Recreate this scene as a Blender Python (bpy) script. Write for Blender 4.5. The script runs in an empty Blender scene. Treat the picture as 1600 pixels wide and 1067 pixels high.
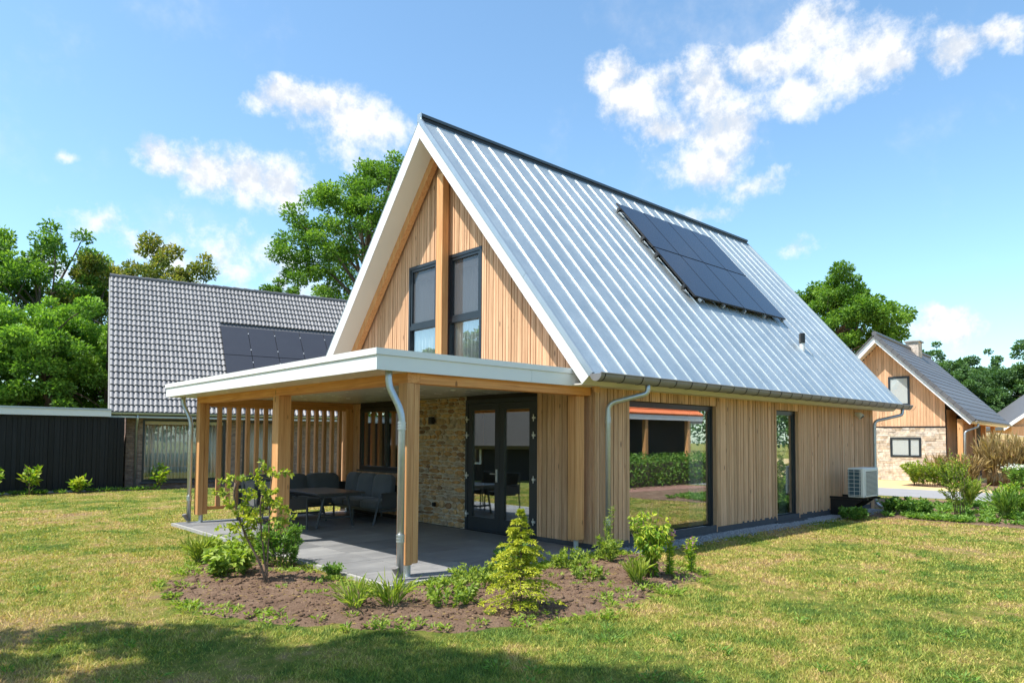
import bpy, math, random
import numpy as np
from mathutils import Vector, Matrix, noise as mnoise

scene = bpy.context.scene
COL = scene.collection
R = math.radians
rng = random.Random(7)
nrg = np.random.default_rng(11)

# ------------------------------------------------------------------ camera
cd = bpy.data.cameras.new('camera'); cam = bpy.data.objects.new('camera', cd); COL.objects.link(cam)
FWD = Vector((0.67557, 0.73583, 0.04645)); RGT = Vector((0.73643, -0.67648, 0.00578)); UPV = Vector((-0.03567, -0.03031, 0.99890))
CAM = Vector((-8.378, -7.185, 1.70))
m = Matrix((RGT, UPV, -FWD)).transposed().to_4x4(); m.translation = CAM
cam.matrix_world = m
cd.sensor_width = 36.0; cd.lens = 36.0 * 1089.0 / 1600.0
cd.shift_x = 0.0; cd.shift_y = 102.65 / 1600.0
cd.clip_start = 0.05; cd.clip_end = 2000.0
scene.camera = cam

# ------------------------------------------------------------------ light
TO_SUN = Vector((-0.53, 0.15, 1.0)).normalized()
SUN_EL = math.asin(TO_SUN.z)
SUN_ROT = math.atan2(TO_SUN.x, TO_SUN.y)          # clockwise from +Y as the sky node counts it
sd = bpy.data.lights.new('sun', 'SUN'); sun = bpy.data.objects.new('sun', sd); COL.objects.link(sun)
sd.energy = 3.9; sd.angle = R(0.53); sd.color = (1.0, 0.955, 0.88)
sun.rotation_euler = TO_SUN.to_track_quat('Z', 'Y').to_euler(); sun.location = (-20, 5, 40)

scene.render.engine = 'CYCLES'
scene.view_settings.view_transform = 'Standard'; scene.view_settings.look = 'None'
scene.view_settings.exposure = 0.95; scene.view_settings.gamma = 1.0
scene.view_settings.use_curve_mapping = False
cy = scene.cycles
cy.use_denoising = True
cy.max_bounces = 8; cy.diffuse_bounces = 4; cy.glossy_bounces = 4; cy.transmission_bounces = 4; cy.transparent_max_bounces = 12
cy.caustics_reflective = False; cy.caustics_refractive = False; cy.sample_clamp_indirect = 6.0

# ------------------------------------------------------------------ node helpers
class NT:
    def __init__(s, tree): s.t = tree; s.n = tree.nodes; s.l = tree.links
    def new(s, kind, **kw):
        nd = s.n.new(kind)
        for k, v in kw.items():
            if k == 'ins':
                for i, val in v.items():
                    if hasattr(val, 'bl_idname') or hasattr(val, 'is_output'):
                        s.l.new(val, nd.inputs[i])
                    else:
                        nd.inputs[i].default_value = val
            else:
                setattr(nd, k, v)
        return nd
    def math(s, op, a, b=None, c=None, clamp=False):
        ins = {0: a}
        if b is not None: ins[1] = b
        if c is not None: ins[2] = c
        return s.new('ShaderNodeMath', operation=op, use_clamp=clamp, ins=ins).outputs[0]
    def vmath(s, op, a, b=None):
        ins = {0: a}
        if b is not None: ins[1] = b
        nd = s.new('ShaderNodeVectorMath', operation=op, ins=ins)
        return nd.outputs['Value'] if op in ('LENGTH', 'DOT_PRODUCT', 'DISTANCE') else nd.outputs[0]
    def mix(s, fac, a, b):
        nd = s.new('ShaderNodeMix', data_type='RGBA')
        for sock, val in ((nd.inputs[0], fac), (nd.inputs[6], a), (nd.inputs[7], b)):
            if hasattr(val, 'is_output'): s.l.new(val, sock)
            else: sock.default_value = val
        return nd.outputs[2]
    def noise(s, vec, scale, detail=3.0, rough=0.55, dist=0.0):
        nd = s.new('ShaderNodeTexNoise', ins={'Scale': scale, 'Detail': detail, 'Roughness': rough, 'Distortion': dist})
        if vec is not None: s.l.new(vec, nd.inputs['Vector'])
        return nd.outputs[0]
    def ramp(s, fac, stops, interp='LINEAR'):
        nd = s.new('ShaderNodeValToRGB'); cr = nd.color_ramp; cr.interpolation = interp
        while len(cr.elements) < len(stops): cr.elements.new(0.5)
        for e, (p, c) in zip(cr.elements, stops):
            e.position = p; e.color = c if len(c) == 4 else (*c, 1)
        s.l.new(fac, nd.inputs[0]); return nd.outputs[0]
    def maprange(s, v, a, b, c=0.0, d=1.0, smooth=False):
        nd = s.new('ShaderNodeMapRange', ins={0: v, 1: a, 2: b, 3: c, 4: d})
        if smooth: nd.interpolation_type = 'SMOOTHSTEP'
        return nd.outputs[0]

# ------------------------------------------------------------------ world: sky with fair-weather clouds
world = bpy.data.worlds.new('World'); scene.world = world; world.use_nodes = True
W = NT(world.node_tree); W.n.clear()
sky = W.new('ShaderNodeTexSky', sky_type='NISHITA', sun_disc=False)
sky.sun_elevation = SUN_EL; sky.sun_rotation = SUN_ROT
sky.air_density = 1.0; sky.dust_density = 0.6; sky.ozone_density = 2.5; sky.altitude = 0.0
tc = W.new('ShaderNodeTexCoord')
dirv = W.vmath('NORMALIZE', tc.outputs['Generated'])
# (azimuth, elevation, half width, half height) in degrees of the clouds
CLOUDS = [(65.5,25.1,2.2,0.9),(63.0,24.9,2.0,1.2),(60.2,24.1,3.9,2.3),(58.2,24.3,1.8,1.8),(74.7,19.8,1.8,1.2),(71.7,19.4,2.7,1.7),(68.7,19.4,2.8,2.2),(66.1,19.4,2.2,1.9),(78.3,14.7,2.0,0.9),(76.5,14.1,1.4,0.9),(73.1,13.8,2.4,1.8),(69.7,13.2,3.3,2.1),(66.0,13.1,3.4,1.9),(39.6,27.6,2.1,1.6),(37.7,26.0,2.6,1.7),(34.4,24.2,2.0,1.1),(32.1,26.0,2.2,1.9),(31.1,23.5,3.4,2.6),(31.9,21.3,2.5,1.8),(29.0,19.2,2.8,0.8),(27.4,27.5,3.3,1.5),(23.9,28.5,3.3,1.9),(21.1,26.6,3.8,2.1),(24.2,25.3,3.5,1.6),(18.5,25.9,1.4,1.0),(14.5,25.8,2.0,1.0),(11.9,25.8,1.6,0.7),(10.7,25.4,0.9,0.8),(25.2,14.6,1.4,0.7),(15.9,8.3,2.8,1.1),(14.2,8.0,1.6,1.1),(16.0,9.3,0.8,0.4),(80.7,18.7,0.9,0.45),(31.4,17.8,2.2,0.6),(65.9,11.4,4.4,1.2),(14.6,5.8,1.8,0.7),(81.9,10.9,2.2,1.1),(79.0,11.7,2.0,1.3)]
SOFT = {32, 8, 9, 10, 11, 12, 19, 28, 33, 34, 35, 36, 37}
# the rest of the sky carries the same kind of clouds
crng = random.Random(5)
for k in range(13):
    az = 97 + k * 268 / 13 + crng.uniform(-3, 3); el = crng.choice([9, 13, 18, 24, 29, 36, 48]) + crng.uniform(-2, 2)
    for j in range(2):
        CLOUDS.append((((az + crng.uniform(-2.5, 2.5)) + 180) % 360 - 180, el + crng.uniform(-1, 1), crng.uniform(2, 4), crng.uniform(1.0, 2.2)))
warp = W.new('ShaderNodeTexNoise', ins={'Scale': 9.0, 'Detail': 5.0, 'Roughness': 0.6}); W.l.new(dirv, warp.inputs['Vector'])
wv = W.vmath('SUBTRACT', warp.outputs['Color'], (0.5, 0.5, 0.5))
wv = W.vmath('MULTIPLY', wv, (0.10, 0.10, 0.07))
d2 = W.vmath('NORMALIZE', W.vmath('ADD', dirv, wv))
sp = W.new('ShaderNodeSeparateXYZ', ins={0: d2})
az = W.math('MULTIPLY', W.math('ARCTAN2', sp.outputs[1], sp.outputs[0]), 180 / math.pi)
el = W.math('MULTIPLY', W.math('ARCSINE', sp.outputs[2]), 180 / math.pi)
cmb = W.new('ShaderNodeCombineXYZ', ins={0: az, 1: el, 2: 0.0}).outputs[0]
tot = None
for i, (a, e, w, h) in enumerate(CLOUDS):
    v = W.vmath('SUBTRACT', cmb, (a, e, 0)); v = W.vmath('MULTIPLY', v, (1 / (w * 1.42), 1 / (h * 1.48), 0))
    L = W.vmath('LENGTH', v)
    val = W.math('MULTIPLY_ADD', L, -0.55 if i in SOFT else -1.0, 0.50 if i in SOFT else 1.0)
    tot = val if tot is None else W.math('SMOOTH_MAX', tot, val, 0.25)
fb = W.noise(dirv, 24.0, 6.0, 0.66)
fb2 = W.noise(dirv, 7.0, 4.0, 0.5)
dens = W.math('ADD', tot, W.math('MULTIPLY', W.math('SUBTRACT', fb, 0.5), 1.7))
alpha = W.maprange(dens, 0.0, 0.80, 0.0, 0.96, smooth=True)
thin = W.maprange(W.noise(dirv, 4.5, 6.0, 0.65), 0.52, 0.78, 0.0, 0.30, smooth=True)
alpha = W.math('MAXIMUM', alpha, thin)
lowp = W.vmath('ADD', dirv, (0.0, 0.0, 0.018)); fbl = W.noise(lowp, 24.0, 6.0, 0.66)
shade = W.maprange(W.math('ADD', W.math('MULTIPLY', fb2, 0.5), W.math('ADD', W.math('MULTIPLY', W.math('SUBTRACT', fb, fbl), 1.1), 0.28)), 0.32, 0.66, smooth=True)
ccol = W.mix(shade, (2.75, 2.95, 3.25, 1), (3.9, 3.92, 3.95, 1))
skyc = W.mix(0.0, sky.outputs[0], sky.outputs[0])
hs = W.vmath('MULTIPLY', skyc, (0.84, 0.975, 0.945))
full = W.mix(alpha, hs, ccol)
bg = W.new('ShaderNodeBackground', ins={'Strength': 0.15}); W.l.new(full, bg.inputs[0])
wo = W.new('ShaderNodeOutputWorld'); W.l.new(bg.outputs[0], wo.inputs[0])

# ------------------------------------------------------------------ mesh helpers
def mesh_from(name, V, F, mat=None, smooth=False):
    me = bpy.data.meshes.new(name); me.from_pydata([tuple(v) for v in V], [], [tuple(f) for f in F])
    if mat: me.materials.append(mat)
    if smooth: me.polygons.foreach_set('use_smooth', [True] * len(me.polygons))
    me.update(); return me

def mesh_np(name, V, F, mat=None, tint=None, smooth=False):
    """V (n,3) array, F (m,k) int array; tint: one value per vertex"""
    me = bpy.data.meshes.new(name); V = np.asarray(V, np.float32); F = np.asarray(F, np.int32)
    n, k = F.shape
    me.vertices.add(len(V)); me.vertices.foreach_set('co', V.ravel())
    me.loops.add(n * k); me.loops.foreach_set('vertex_index', F.ravel())
    me.polygons.add(n); me.polygons.foreach_set('loop_start', np.arange(0, n * k, k, dtype=np.int32))
    me.polygons.foreach_set('loop_total', np.full(n, k, np.int32))
    if smooth: me.polygons.foreach_set('use_smooth', np.ones(n, bool))
    if mat: me.materials.append(mat)
    if tint is not None:
        at = me.attributes.new('tint', 'FLOAT', 'POINT'); at.data.foreach_set('value', np.asarray(tint, np.float32))
    me.update(); me.validate(); return me

def obj(name, me, parent=None, loc=(0, 0, 0), rot=(0, 0, 0), scale=(1, 1, 1)):
    o = bpy.data.objects.new(name, me); COL.objects.link(o)
    o.location = loc; o.rotation_euler = rot; o.scale = scale
    if parent: o.parent = parent
    return o

def tag(o, label, cat, group=None):
    o['label'] = label; o['category'] = cat
    if group: o['group'] = group
    return o

def thing(name, label, cat, loc=(0, 0, 0), rotz=0.0, group=None):
    return tag(obj(name, None, None, loc, (0, 0, rotz)), label, cat, group)

def struct(o): o['kind'] = 'structure'; return o
def stuff(o): o['kind'] = 'stuff'; return o

def dup(root, loc, rotz=0.0, label=None, scale=1.0):
    r = root.copy(); COL.objects.link(r); r.location = loc; r.rotation_euler = (0, 0, rotz); r.scale = (scale,) * 3
    if label: r['label'] = label
    for ch in list(root.children):
        c = ch.copy(); COL.objects.link(c); c.parent = r
        for g in list(ch.children):
            d = g.copy(); COL.objects.link(d); d.parent = c
    return r

_cubes = {}
def cube_mesh(mat):
    if mat.name not in _cubes:
        V = [(x, y, z) for z in (-.5, .5) for y in (-.5, .5) for x in (-.5, .5)]
        F = [(0, 2, 3, 1), (4, 5, 7, 6), (0, 1, 5, 4), (2, 6, 7, 3), (0, 4, 6, 2), (1, 3, 7, 5)]
        _cubes[mat.name] = mesh_from('block', V, F, mat)
    return _cubes[mat.name]

def bx(name, mat, x, y, z, parent=None):
    """box as an object that shares the unit cube: x, y, z are (min, max)"""
    return obj(name, cube_mesh(mat), parent, ((x[0] + x[1]) / 2, (y[0] + y[1]) / 2, (z[0] + z[1]) / 2), (0, 0, 0), (x[1] - x[0], y[1] - y[0], z[1] - z[0]))

class MB:
    def __init__(s): s.V = []; s.F = []
    def add(s, V, F):
        b = len(s.V); s.V += [tuple(v) for v in V]; s.F += [tuple(i + b for i in f) for f in F]; return s
    def box(s, x, y, z, bev=0.0):
        if bev <= 0:
            V = [(a, b, c) for c in z for b in y for a in x]
            return s.add(V, [(0, 2, 3, 1), (4, 5, 7, 6), (0, 1, 5, 4), (2, 6, 7, 3), (0, 4, 6, 2), (1, 3, 7, 5)])
        # chamfer on the vertical edges and top/bottom
        b = bev
        ring = [(x[0] + b, y[0]), (x[1] - b, y[0]), (x[1], y[0] + b), (x[1], y[1] - b), (x[1] - b, y[1]), (x[0] + b, y[1]), (x[0], y[1] - b), (x[0], y[0] + b)]
        cx, cy_ = (x[0] + x[1]) / 2, (y[0] + y[1]) / 2
        ins = lambda p: (p[0] + (b if p[0] < cx else -b) * .9, p[1] + (b if p[1] < cy_ else -b) * .9)
        V = [(*ins(p), z[0]) for p in ring] + [(*p, z[0] + b) for p in ring] + [(*p, z[1] - b) for p in ring] + [(*ins(p), z[1]) for p in ring]
        F = [tuple(range(7, -1, -1)), tuple(range(24, 32))]
        for L in range(3):
            for i in range(8):
                j = (i + 1) % 8; F.append((L * 8 + i, L * 8 + j, L * 8 + 8 + j, L * 8 + 8 + i))
        return s.add(V, F)
    def prism(s, poly, a, b, axis='x'):
        """polygon (two coords) extruded along an axis"""
        n = len(poly)
        mk = {'x': lambda p, t: (t, p[0], p[1]), 'y': lambda p, t: (p[0], t, p[1]), 'z': lambda p, t: (p[0], p[1], t)}[axis]
        V = [mk(p, a) for p in poly] + [mk(p, b) for p in poly]
        F = [tuple(range(n - 1, -1, -1)), tuple(range(n, 2 * n))] + [(i, (i + 1) % n, n + (i + 1) % n, n + i) for i in range(n)]
        return s.add(V, F)
    def tube(s, pts, rad, seg=8, cap=True):
        pts = [Vector(p) for p in pts]; n = len(pts)
        rads = rad if isinstance(rad, (list, tuple)) else [rad] * n
        V = []; F = []; prev = None
        for i, p in enumerate(pts):
            t = (pts[min(i + 1, n - 1)] - pts[max(i - 1, 0)]).normalized()
            if prev is None:
                a = t.orthogonal().normalized()
            else:
                a = (prev - t * prev.dot(t)); a = a.normalized() if a.length > 1e-6 else t.orthogonal().normalized()
            prev = a; b_ = t.cross(a)
            for k in range(seg):
                an = 2 * math.pi * k / seg; V.append(p + (a * math.cos(an) + b_ * math.sin(an)) * rads[i])
        for i in range(n - 1):
            for k in range(seg):
                k2 = (k + 1) % seg; F.append((i * seg + k, i * seg + k2, (i + 1) * seg + k2, (i + 1) * seg + k))
        if cap: F.append(tuple(range(seg - 1, -1, -1))); F.append(tuple(range((n - 1) * seg, n * seg)))
        return s.add(V, F)
    def build(s, name, mat, parent=None, loc=(0, 0, 0), rot=(0, 0, 0), smooth=False):
        return obj(name, mesh_from(name, s.V, s.F, mat, smooth), parent, loc, rot)
# ------------------------------------------------------------------ materials
def mat_new(name):
    mt = bpy.data.materials.new(name); mt.use_nodes = True
    t = NT(mt.node_tree); t.n.clear()
    out = t.new('ShaderNodeOutputMaterial'); t.out = out
    return mt, t

def principled(t, color=None, rough=0.5, metal=0.0, spec=0.5, bump=None, bump_s=0.3, bump_d=0.01, link=True):
    p = t.new('ShaderNodeBsdfPrincipled')
    def put(k, v):
        if hasattr(v, 'is_output'): t.l.new(v, p.inputs[k])
        else: p.inputs[k].default_value = v
    if color is not None: put('Base Color', color if hasattr(color, 'is_output') else (*color[:3], 1))
    put('Roughness', rough); put('Metallic', metal); put('Specular IOR Level', spec)
    if bump is not None:
        b = t.new('ShaderNodeBump', ins={'Strength': bump_s, 'Distance': bump_d}); t.l.new(bump, b.inputs['Height']); t.l.new(b.outputs[0], p.inputs['Normal'])
    if link: t.l.new(p.outputs[0], t.out.inputs[0])
    return p

def pos(t): return t.new('ShaderNodeNewGeometry').outputs['Position']
def scaled(t, v, s): return t.vmath('MULTIPLY', v, s)
def rand(t): return t.new('ShaderNodeObjectInfo').outputs['Random']
def attr(t, n='tint'): return t.new('ShaderNodeAttribute', attribute_name=n).outputs['Fac']

def m_plain(name, c, rough=0.5, metal=0.0, var=0.08, vs=3.0, spec=0.5, bump=0.0):
    mt, t = mat_new(name); p = pos(t)
    n = t.noise(p, vs, 4.0)
    col = t.mix(n, tuple(x * (1 - var) for x in c) + (1,), tuple(min(1, x * (1 + var)) for x in c) + (1,))
    rg = t.math('MULTIPLY_ADD', t.noise(p, vs * 4, 3.0), 0.16, rough - 0.08)
    principled(t, col, rg, metal, spec, bump=t.noise(p, vs * 18, 3.0) if bump else None, bump_s=bump)
    return mt

def m_wood(name, a, b, c, grain=(26, 26, 1.3), knots=True, rough=0.65, piece_var=0.5, stain=0.25):
    """a dark, b mid, c light; grain runs along the axis with the small scale"""
    mt, t = mat_new(name); p = pos(t); r = rand(t)
    off = t.new('ShaderNodeCombineXYZ', ins={0: t.math('MULTIPLY', r, 37.0), 1: t.math('MULTIPLY', r, 19.0), 2: t.math('MULTIPLY', r, 53.0)}).outputs[0]
    q = t.vmath('ADD', p, off)
    g = t.noise(scaled(t, q, grain), 1.0, 6.0, 0.62, 0.6)
    fine = t.noise(scaled(t, q, tuple(x * 4.5 for x in grain)), 1.0, 3.0, 0.6)
    base = t.ramp(g, [(0.28, a), (0.52, b), (0.78, c)])
    # each piece has its own tone
    pr = t.math('FRACT', t.math('MULTIPLY', r, 7.31))
    tone = t.maprange(pr, 0, 1, 1 - piece_var * 0.55, 1 + piece_var * 0.42)
    col = t.vmath('MULTIPLY', base, t.new('ShaderNodeCombineXYZ', ins={0: tone, 1: tone, 2: t.math('POWER', tone, 1.15)}).outputs[0])
    big = t.noise(scaled(t, q, (1.2, 1.2, 0.35)), 1.0, 3.0)
    col = t.mix(t.maprange(big, 0.45, 0.75, 0, stain), col, (*[x * 0.62 for x in b], 1))
    hgt = t.math('ADD', g, t.math('MULTIPLY', fine, 0.5))
    if knots:
        kq = scaled(t, q, (6.5, 6.5, 2.4))
        vo = t.new('ShaderNodeTexVoronoi', ins={'Scale': 0.75, 'Randomness': 1.0}); t.l.new(kq, vo.inputs['Vector'])
        k = t.maprange(vo.outputs['Distance'], 0.06, 0.13, 1, 0, smooth=True)
        col = t.mix(t.math('MULTIPLY', k, 0.75), col, (*[x * 0.35 for x in a], 1))
        # pale scratches and checks along the grain
        ch = t.maprange(t.noise(scaled(t, q, (grain[0] * 1.4, grain[1] * 1.4, grain[2] * .5)), 1.0, 2.0), 0.69, 0.73, 0, 0.55)
        col = t.mix(ch, col, (*[x * 0.5 for x in a], 1))
    principled(t, col, rough, 0.0, 0.3, bump=hgt, bump_s=0.35, bump_d=0.004)
    return mt

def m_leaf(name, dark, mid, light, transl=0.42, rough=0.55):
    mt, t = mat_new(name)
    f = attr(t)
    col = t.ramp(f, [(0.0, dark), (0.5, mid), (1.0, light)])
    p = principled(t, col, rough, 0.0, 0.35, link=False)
    tr = t.new('ShaderNodeBsdfTranslucent')
    tl = t.vmath('MULTIPLY', col, (1.25, 1.3, 0.55)); t.l.new(tl, tr.inputs[0])
    mx = t.new('ShaderNodeMixShader', ins={0: transl}); t.l.new(p.outputs[0], mx.inputs[1]); t.l.new(tr.outputs[0], mx.inputs[2])
    t.l.new(mx.outputs[0], t.out.inputs[0])
    return mt

def m_glass(name, refl=0.16, tint=(0.80, 0.86, 0.85)):
    mt, t = mat_new(name)
    g = t.new('ShaderNodeNewGeometry'); c = t.math('ABSOLUTE', t.vmath('DOT_PRODUCT', g.outputs['Normal'], g.outputs['Incoming']))
    fac = t.math('MULTIPLY_ADD', t.math('POWER', t.math('SUBTRACT', 1.0, c), 5.0), 0.9, refl, clamp=True)
    tr = t.new('ShaderNodeBsdfTransparent'); tr.inputs[0].default_value = (*tint, 1)
    gl = t.new('ShaderNodeBsdfGlossy', ins={'Roughness': 0.0}); gl.inputs[0].default_value = (0.95, 0.98, 1.0, 1)
    b = t.new('ShaderNodeBump', ins={'Strength': 0.010, 'Distance': 0.02}); t.l.new(t.noise(pos(t), 1.4, 1.0), b.inputs['Height']); t.l.new(b.outputs[0], gl.inputs['Normal'])
    mx = t.new('ShaderNodeMixShader'); t.l.new(fac, mx.inputs[0]); t.l.new(tr.outputs[0], mx.inputs[1]); t.l.new(gl.outputs[0], mx.inputs[2])
    t.l.new(mx.outputs[0], t.out.inputs[0]); return mt

CLAD = m_wood('thermo_wood', (0.49, 0.27, 0.150), (0.665, 0.395, 0.225), (0.765, 0.50, 0.31), piece_var=0.40, stain=0.08)
LARCH = m_wood('larch', (0.50, 0.215, 0.082), (0.72, 0.365, 0.150), (0.82, 0.50, 0.25), grain=(30, 30, 1.0), piece_var=0.25, stain=0.2)
LARCH_Y = m_wood('larch_beam_y', (0.50, 0.19, 0.060), (0.70, 0.315, 0.105), (0.80, 0.43, 0.18), grain=(30, 1.0, 30), piece_var=0.2, stain=0.15)
LARCH_X = m_wood('larch_beam_x', (0.50, 0.19, 0.060), (0.70, 0.315, 0.105), (0.80, 0.43, 0.18), grain=(1.0, 30, 30), piece_var=0.2, stain=0.15)
SLATW = m_wood('slat_wood', (0.50, 0.235, 0.11), (0.68, 0.36, 0.18), (0.78, 0.46, 0.26), grain=(30, 30, 1.2), piece_var=0.35)
BLACKWOOD = m_wood('black_stained_wood', (0.006, 0.0065, 0.008), (0.011, 0.012, 0.014), (0.020, 0.021, 0.024), knots=False, rough=0.55, piece_var=0.6)
WHITE = m_plain('white_board', (0.80, 0.80, 0.79), 0.42, var=0.03, vs=1.2)
OFFWHITE = m_plain('soffit_board', (0.72, 0.68, 0.61), 0.5, var=0.04, vs=1.0)
CEIL = m_plain('porch_ceiling_board', (0.70, 0.68, 0.62), 0.25, var=0.05, vs=1.0)
FRAME = m_plain('anthracite_paint', (0.020, 0.027, 0.034), 0.35, var=0.12, vs=5.0)
SILL = m_plain('dark_sill', (0.060, 0.066, 0.072), 0.6, var=0.2, vs=9.0)
BACK = m_plain('wall_backing', (0.028, 0.022, 0.018), 0.9)
PLASTER = m_plain('plaster_inside', (0.34, 0.33, 0.31), 0.8, var=0.05)
FLOORIN = m_plain('floor_inside', (0.22, 0.17, 0.12), 0.5, var=0.1)
PLINTH = m_plain('plinth', (0.070, 0.072, 0.080), 0.85, var=0.25, vs=7.0, bump=0.2)
STEEL = m_plain('galvanised_foot', (0.55, 0.57, 0.58), 0.42, 0.85, var=0.15, vs=14)
CHROME = m_plain('hinge_metal', (0.62, 0.62, 0.60), 0.4, 0.5, var=0.05)
GLASS = m_glass('window_glass', 0.36, (0.90, 0.94, 0.93))
GLASS2 = m_glass('gable_glass', 0.20, (0.95, 0.97, 0.97))
GLASS_N = m_glass('neighbour_glass', 0.10, (0.97, 0.98, 0.98))
def m_screened():
    mt, t = mat_new('screened_glass')
    tr = t.new('ShaderNodeBsdfTransparent'); tr.inputs[0].default_value = (0.62, 0.64, 0.67, 1)
    gl = t.new('ShaderNodeBsdfGlossy', ins={'Roughness': 0.0}); df = t.new('ShaderNodeBsdfDiffuse'); df.inputs[0].default_value = (0.17, 0.175, 0.185, 1)
    a = t.new('ShaderNodeMixShader', ins={0: 0.42}); t.l.new(tr.outputs[0], a.inputs[1]); t.l.new(df.outputs[0], a.inputs[2])
    b = t.new('ShaderNodeMixShader', ins={0: 0.08}); t.l.new(a.outputs[0], b.inputs[1]); t.l.new(gl.outputs[0], b.inputs[2]); t.l.new(b.outputs[0], t.out.inputs[0]); return mt
GLASS_S = m_screened()
BLACK = m_plain('black_metal', (0.010, 0.011, 0.012), 0.4, var=0.2)
ALU = m_plain('grey_aluminium_frame', (0.070, 0.078, 0.085), 0.45, 0.3, var=0.1, vs=6)
TABLETOP = m_plain('table_top_board', (0.060, 0.058, 0.058), 0.35, var=0.15, vs=8)
CURT = m_plain('curtain_cloth', (0.72, 0.74, 0.72), 0.9, var=0.04)
SCREEN = m_plain('insect_screen', (0.05, 0.05, 0.055), 0.7)

def m_fabric(name, c):
    mt, t = mat_new(name); p = pos(t)
    w = t.noise(p, 260.0, 2.0); n = t.noise(p, 3.0, 4.0)
    col = t.mix(n, tuple(x * .8 for x in c) + (1,), tuple(x * 1.2 for x in c) + (1,))
    col = t.mix(t.math('MULTIPLY', w, 0.35), col, tuple(x * 1.7 for x in c) + (1,))
    pr = principled(t, col, 0.92, 0, 0.2, bump=t.math('ADD', w, t.math('MULTIPLY', t.noise(p, 14.0, 3.0), 2.0)), bump_s=0.35, bump_d=0.006)
    pr.inputs['Sheen Weight'].default_value = 0.25
    return mt
FABRIC = m_fabric('charcoal_fabric', (0.092, 0.101, 0.113))
TEXTILENE = m_fabric('grey_sling', (0.060, 0.060, 0.062))

def m_zinc(name, lo, hi, rough, metal, spangle=70.0):
    mt, t = mat_new(name); p = pos(t); r = rand(t)
    v = t.new('ShaderNodeTexVoronoi', ins={'Scale': spangle}); t.l.new(p, v.inputs['Vector'])
    s = t.new('ShaderNodeSeparateColor', ins={0: v.outputs['Color']}).outputs[0]
    cl = t.noise(p, 1.6, 5.0, 0.6)
    streak = t.noise(scaled(t, p, (9, 1.1, 1.1)), 1.0, 4.0)
    f = t.math('ADD', t.math('MULTIPLY', s, 0.22), t.math('ADD', t.math('MULTIPLY', cl, 0.5), t.math('MULTIPLY', streak, 0.35)))
    f = t.math('ADD', f, t.math('MULTIPLY', t.math('SUBTRACT', r, 0.5), 0.16))
    col = t.mix(f, (*lo, 1), (*hi, 1))
    rg = t.math('MULTIPLY_ADD', t.math('ADD', cl, t.math('MULTIPLY', s, .5)), 0.20, rough - 0.12)
    oil = t.noise(scaled(t, p, (2.3, 0.9, 0.9)), 1.0, 2.0)
    principled(t, col, rg, metal, 0.5, bump=oil, bump_s=0.30, bump_d=0.035)
    return mt
ROOFZ = m_zinc('galvanised_roof_sheet', (0.40, 0.45, 0.445), (0.74, 0.785, 0.775), 0.47, 0.88)
SEAMZ = m_zinc('roof_seam_sheet', (0.54, 0.57, 0.57), (0.68, 0.71, 0.71), 0.36, 0.94)
GUTZ = m_zinc('weathered_gutter_zinc', (0.20, 0.19, 0.185), (0.30, 0.285, 0.275), 0.5, 0.45, 20)
PIPEZ = m_zinc('galvanised_pipe', (0.40, 0.43, 0.45), (0.62, 0.65, 0.66), 0.38, 0.75, 40)
RIDGE = m_plain('dark_ridge_strip', (0.085, 0.10, 0.115), 0.4, 0.5, var=0.15)
CAPZ = m_plain('zinc_edge_trim', (0.42, 0.47, 0.50), 0.4, 0.6, var=0.1)

def m_stone(name, cols, rough=0.85, vs=9.0):
    mt, t = mat_new(name); p = pos(t); r = rand(t)
    base = t.ramp(r, [(i / (len(cols) - 1), c) for i, c in enumerate(cols)])
    n = t.noise(p, vs, 6.0, 0.65); n2 = t.noise(p, vs * 5, 4.0, 0.6)
    dk = t.vmath('MULTIPLY', base, (0.50, 0.48, 0.46)); lt = t.vmath('MULTIPLY', base, (1.35, 1.30, 1.22))
    col = t.mix(t.maprange(n, 0.3, 0.7), dk, lt)
    principled(t, col, rough, 0, 0.25, bump=t.math('ADD', n, t.math('MULTIPLY', n2, .4)), bump_s=0.8, bump_d=0.02)
    return mt
RUBBLE = m_stone('field_stone', [(0.44, 0.31, 0.18), (0.54, 0.38, 0.22), (0.22, 0.13, 0.075), (0.46, 0.37, 0.26), (0.58, 0.37, 0.17), (0.38, 0.33, 0.27), (0.52, 0.31, 0.13), (0.27, 0.155, 0.085)])
MORTAR = m_plain('sandy_mortar', (0.50, 0.43, 0.33), 0.9, var=0.2, vs=12, bump=0.5)
STRIPSTONE = m_stone('pale_strip_stone', [(0.62, 0.52, 0.42), (0.68, 0.60, 0.52), (0.50, 0.38, 0.27), (0.66, 0.56, 0.45), (0.56, 0.49, 0.43), (0.70, 0.63, 0.55)], vs=5.0)

def m_slab():
    mt, t = mat_new('patio_slab'); p = pos(t); r = rand(t)
    n = t.noise(scaled(t, p, (1.0, 2.2, 1)), 1.4, 6.0, 0.62, 0.8); f = t.noise(p, 60.0, 3.0)
    k = t.math('ADD', t.math('MULTIPLY', n, 0.8), t.math('MULTIPLY', r, 0.25))
    col = t.ramp(k, [(0.3, (0.115, 0.118, 0.124)), (0.55, (0.19, 0.192, 0.196)), (0.8, (0.30, 0.297, 0.29))])
    col = t.mix(t.math('MULTIPLY', f, 0.25), col, (0.34, 0.33, 0.31, 1))
    principled(t, col, t.math('MULTIPLY_ADD', n, 0.2, 0.42), 0, 0.4, bump=t.math('ADD', t.math('MULTIPLY', n, 2.0), f), bump_s=0.12, bump_d=0.006)
    return mt
SLAB = m_slab()
KERB = m_plain('concrete_edge', (0.34, 0.33, 0.31), 0.85, var=0.25, vs=8, bump=0.3)
JOINT = m_plain('joint_sand', (0.20, 0.185, 0.165), 0.95, var=0.2, vs=20)

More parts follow.
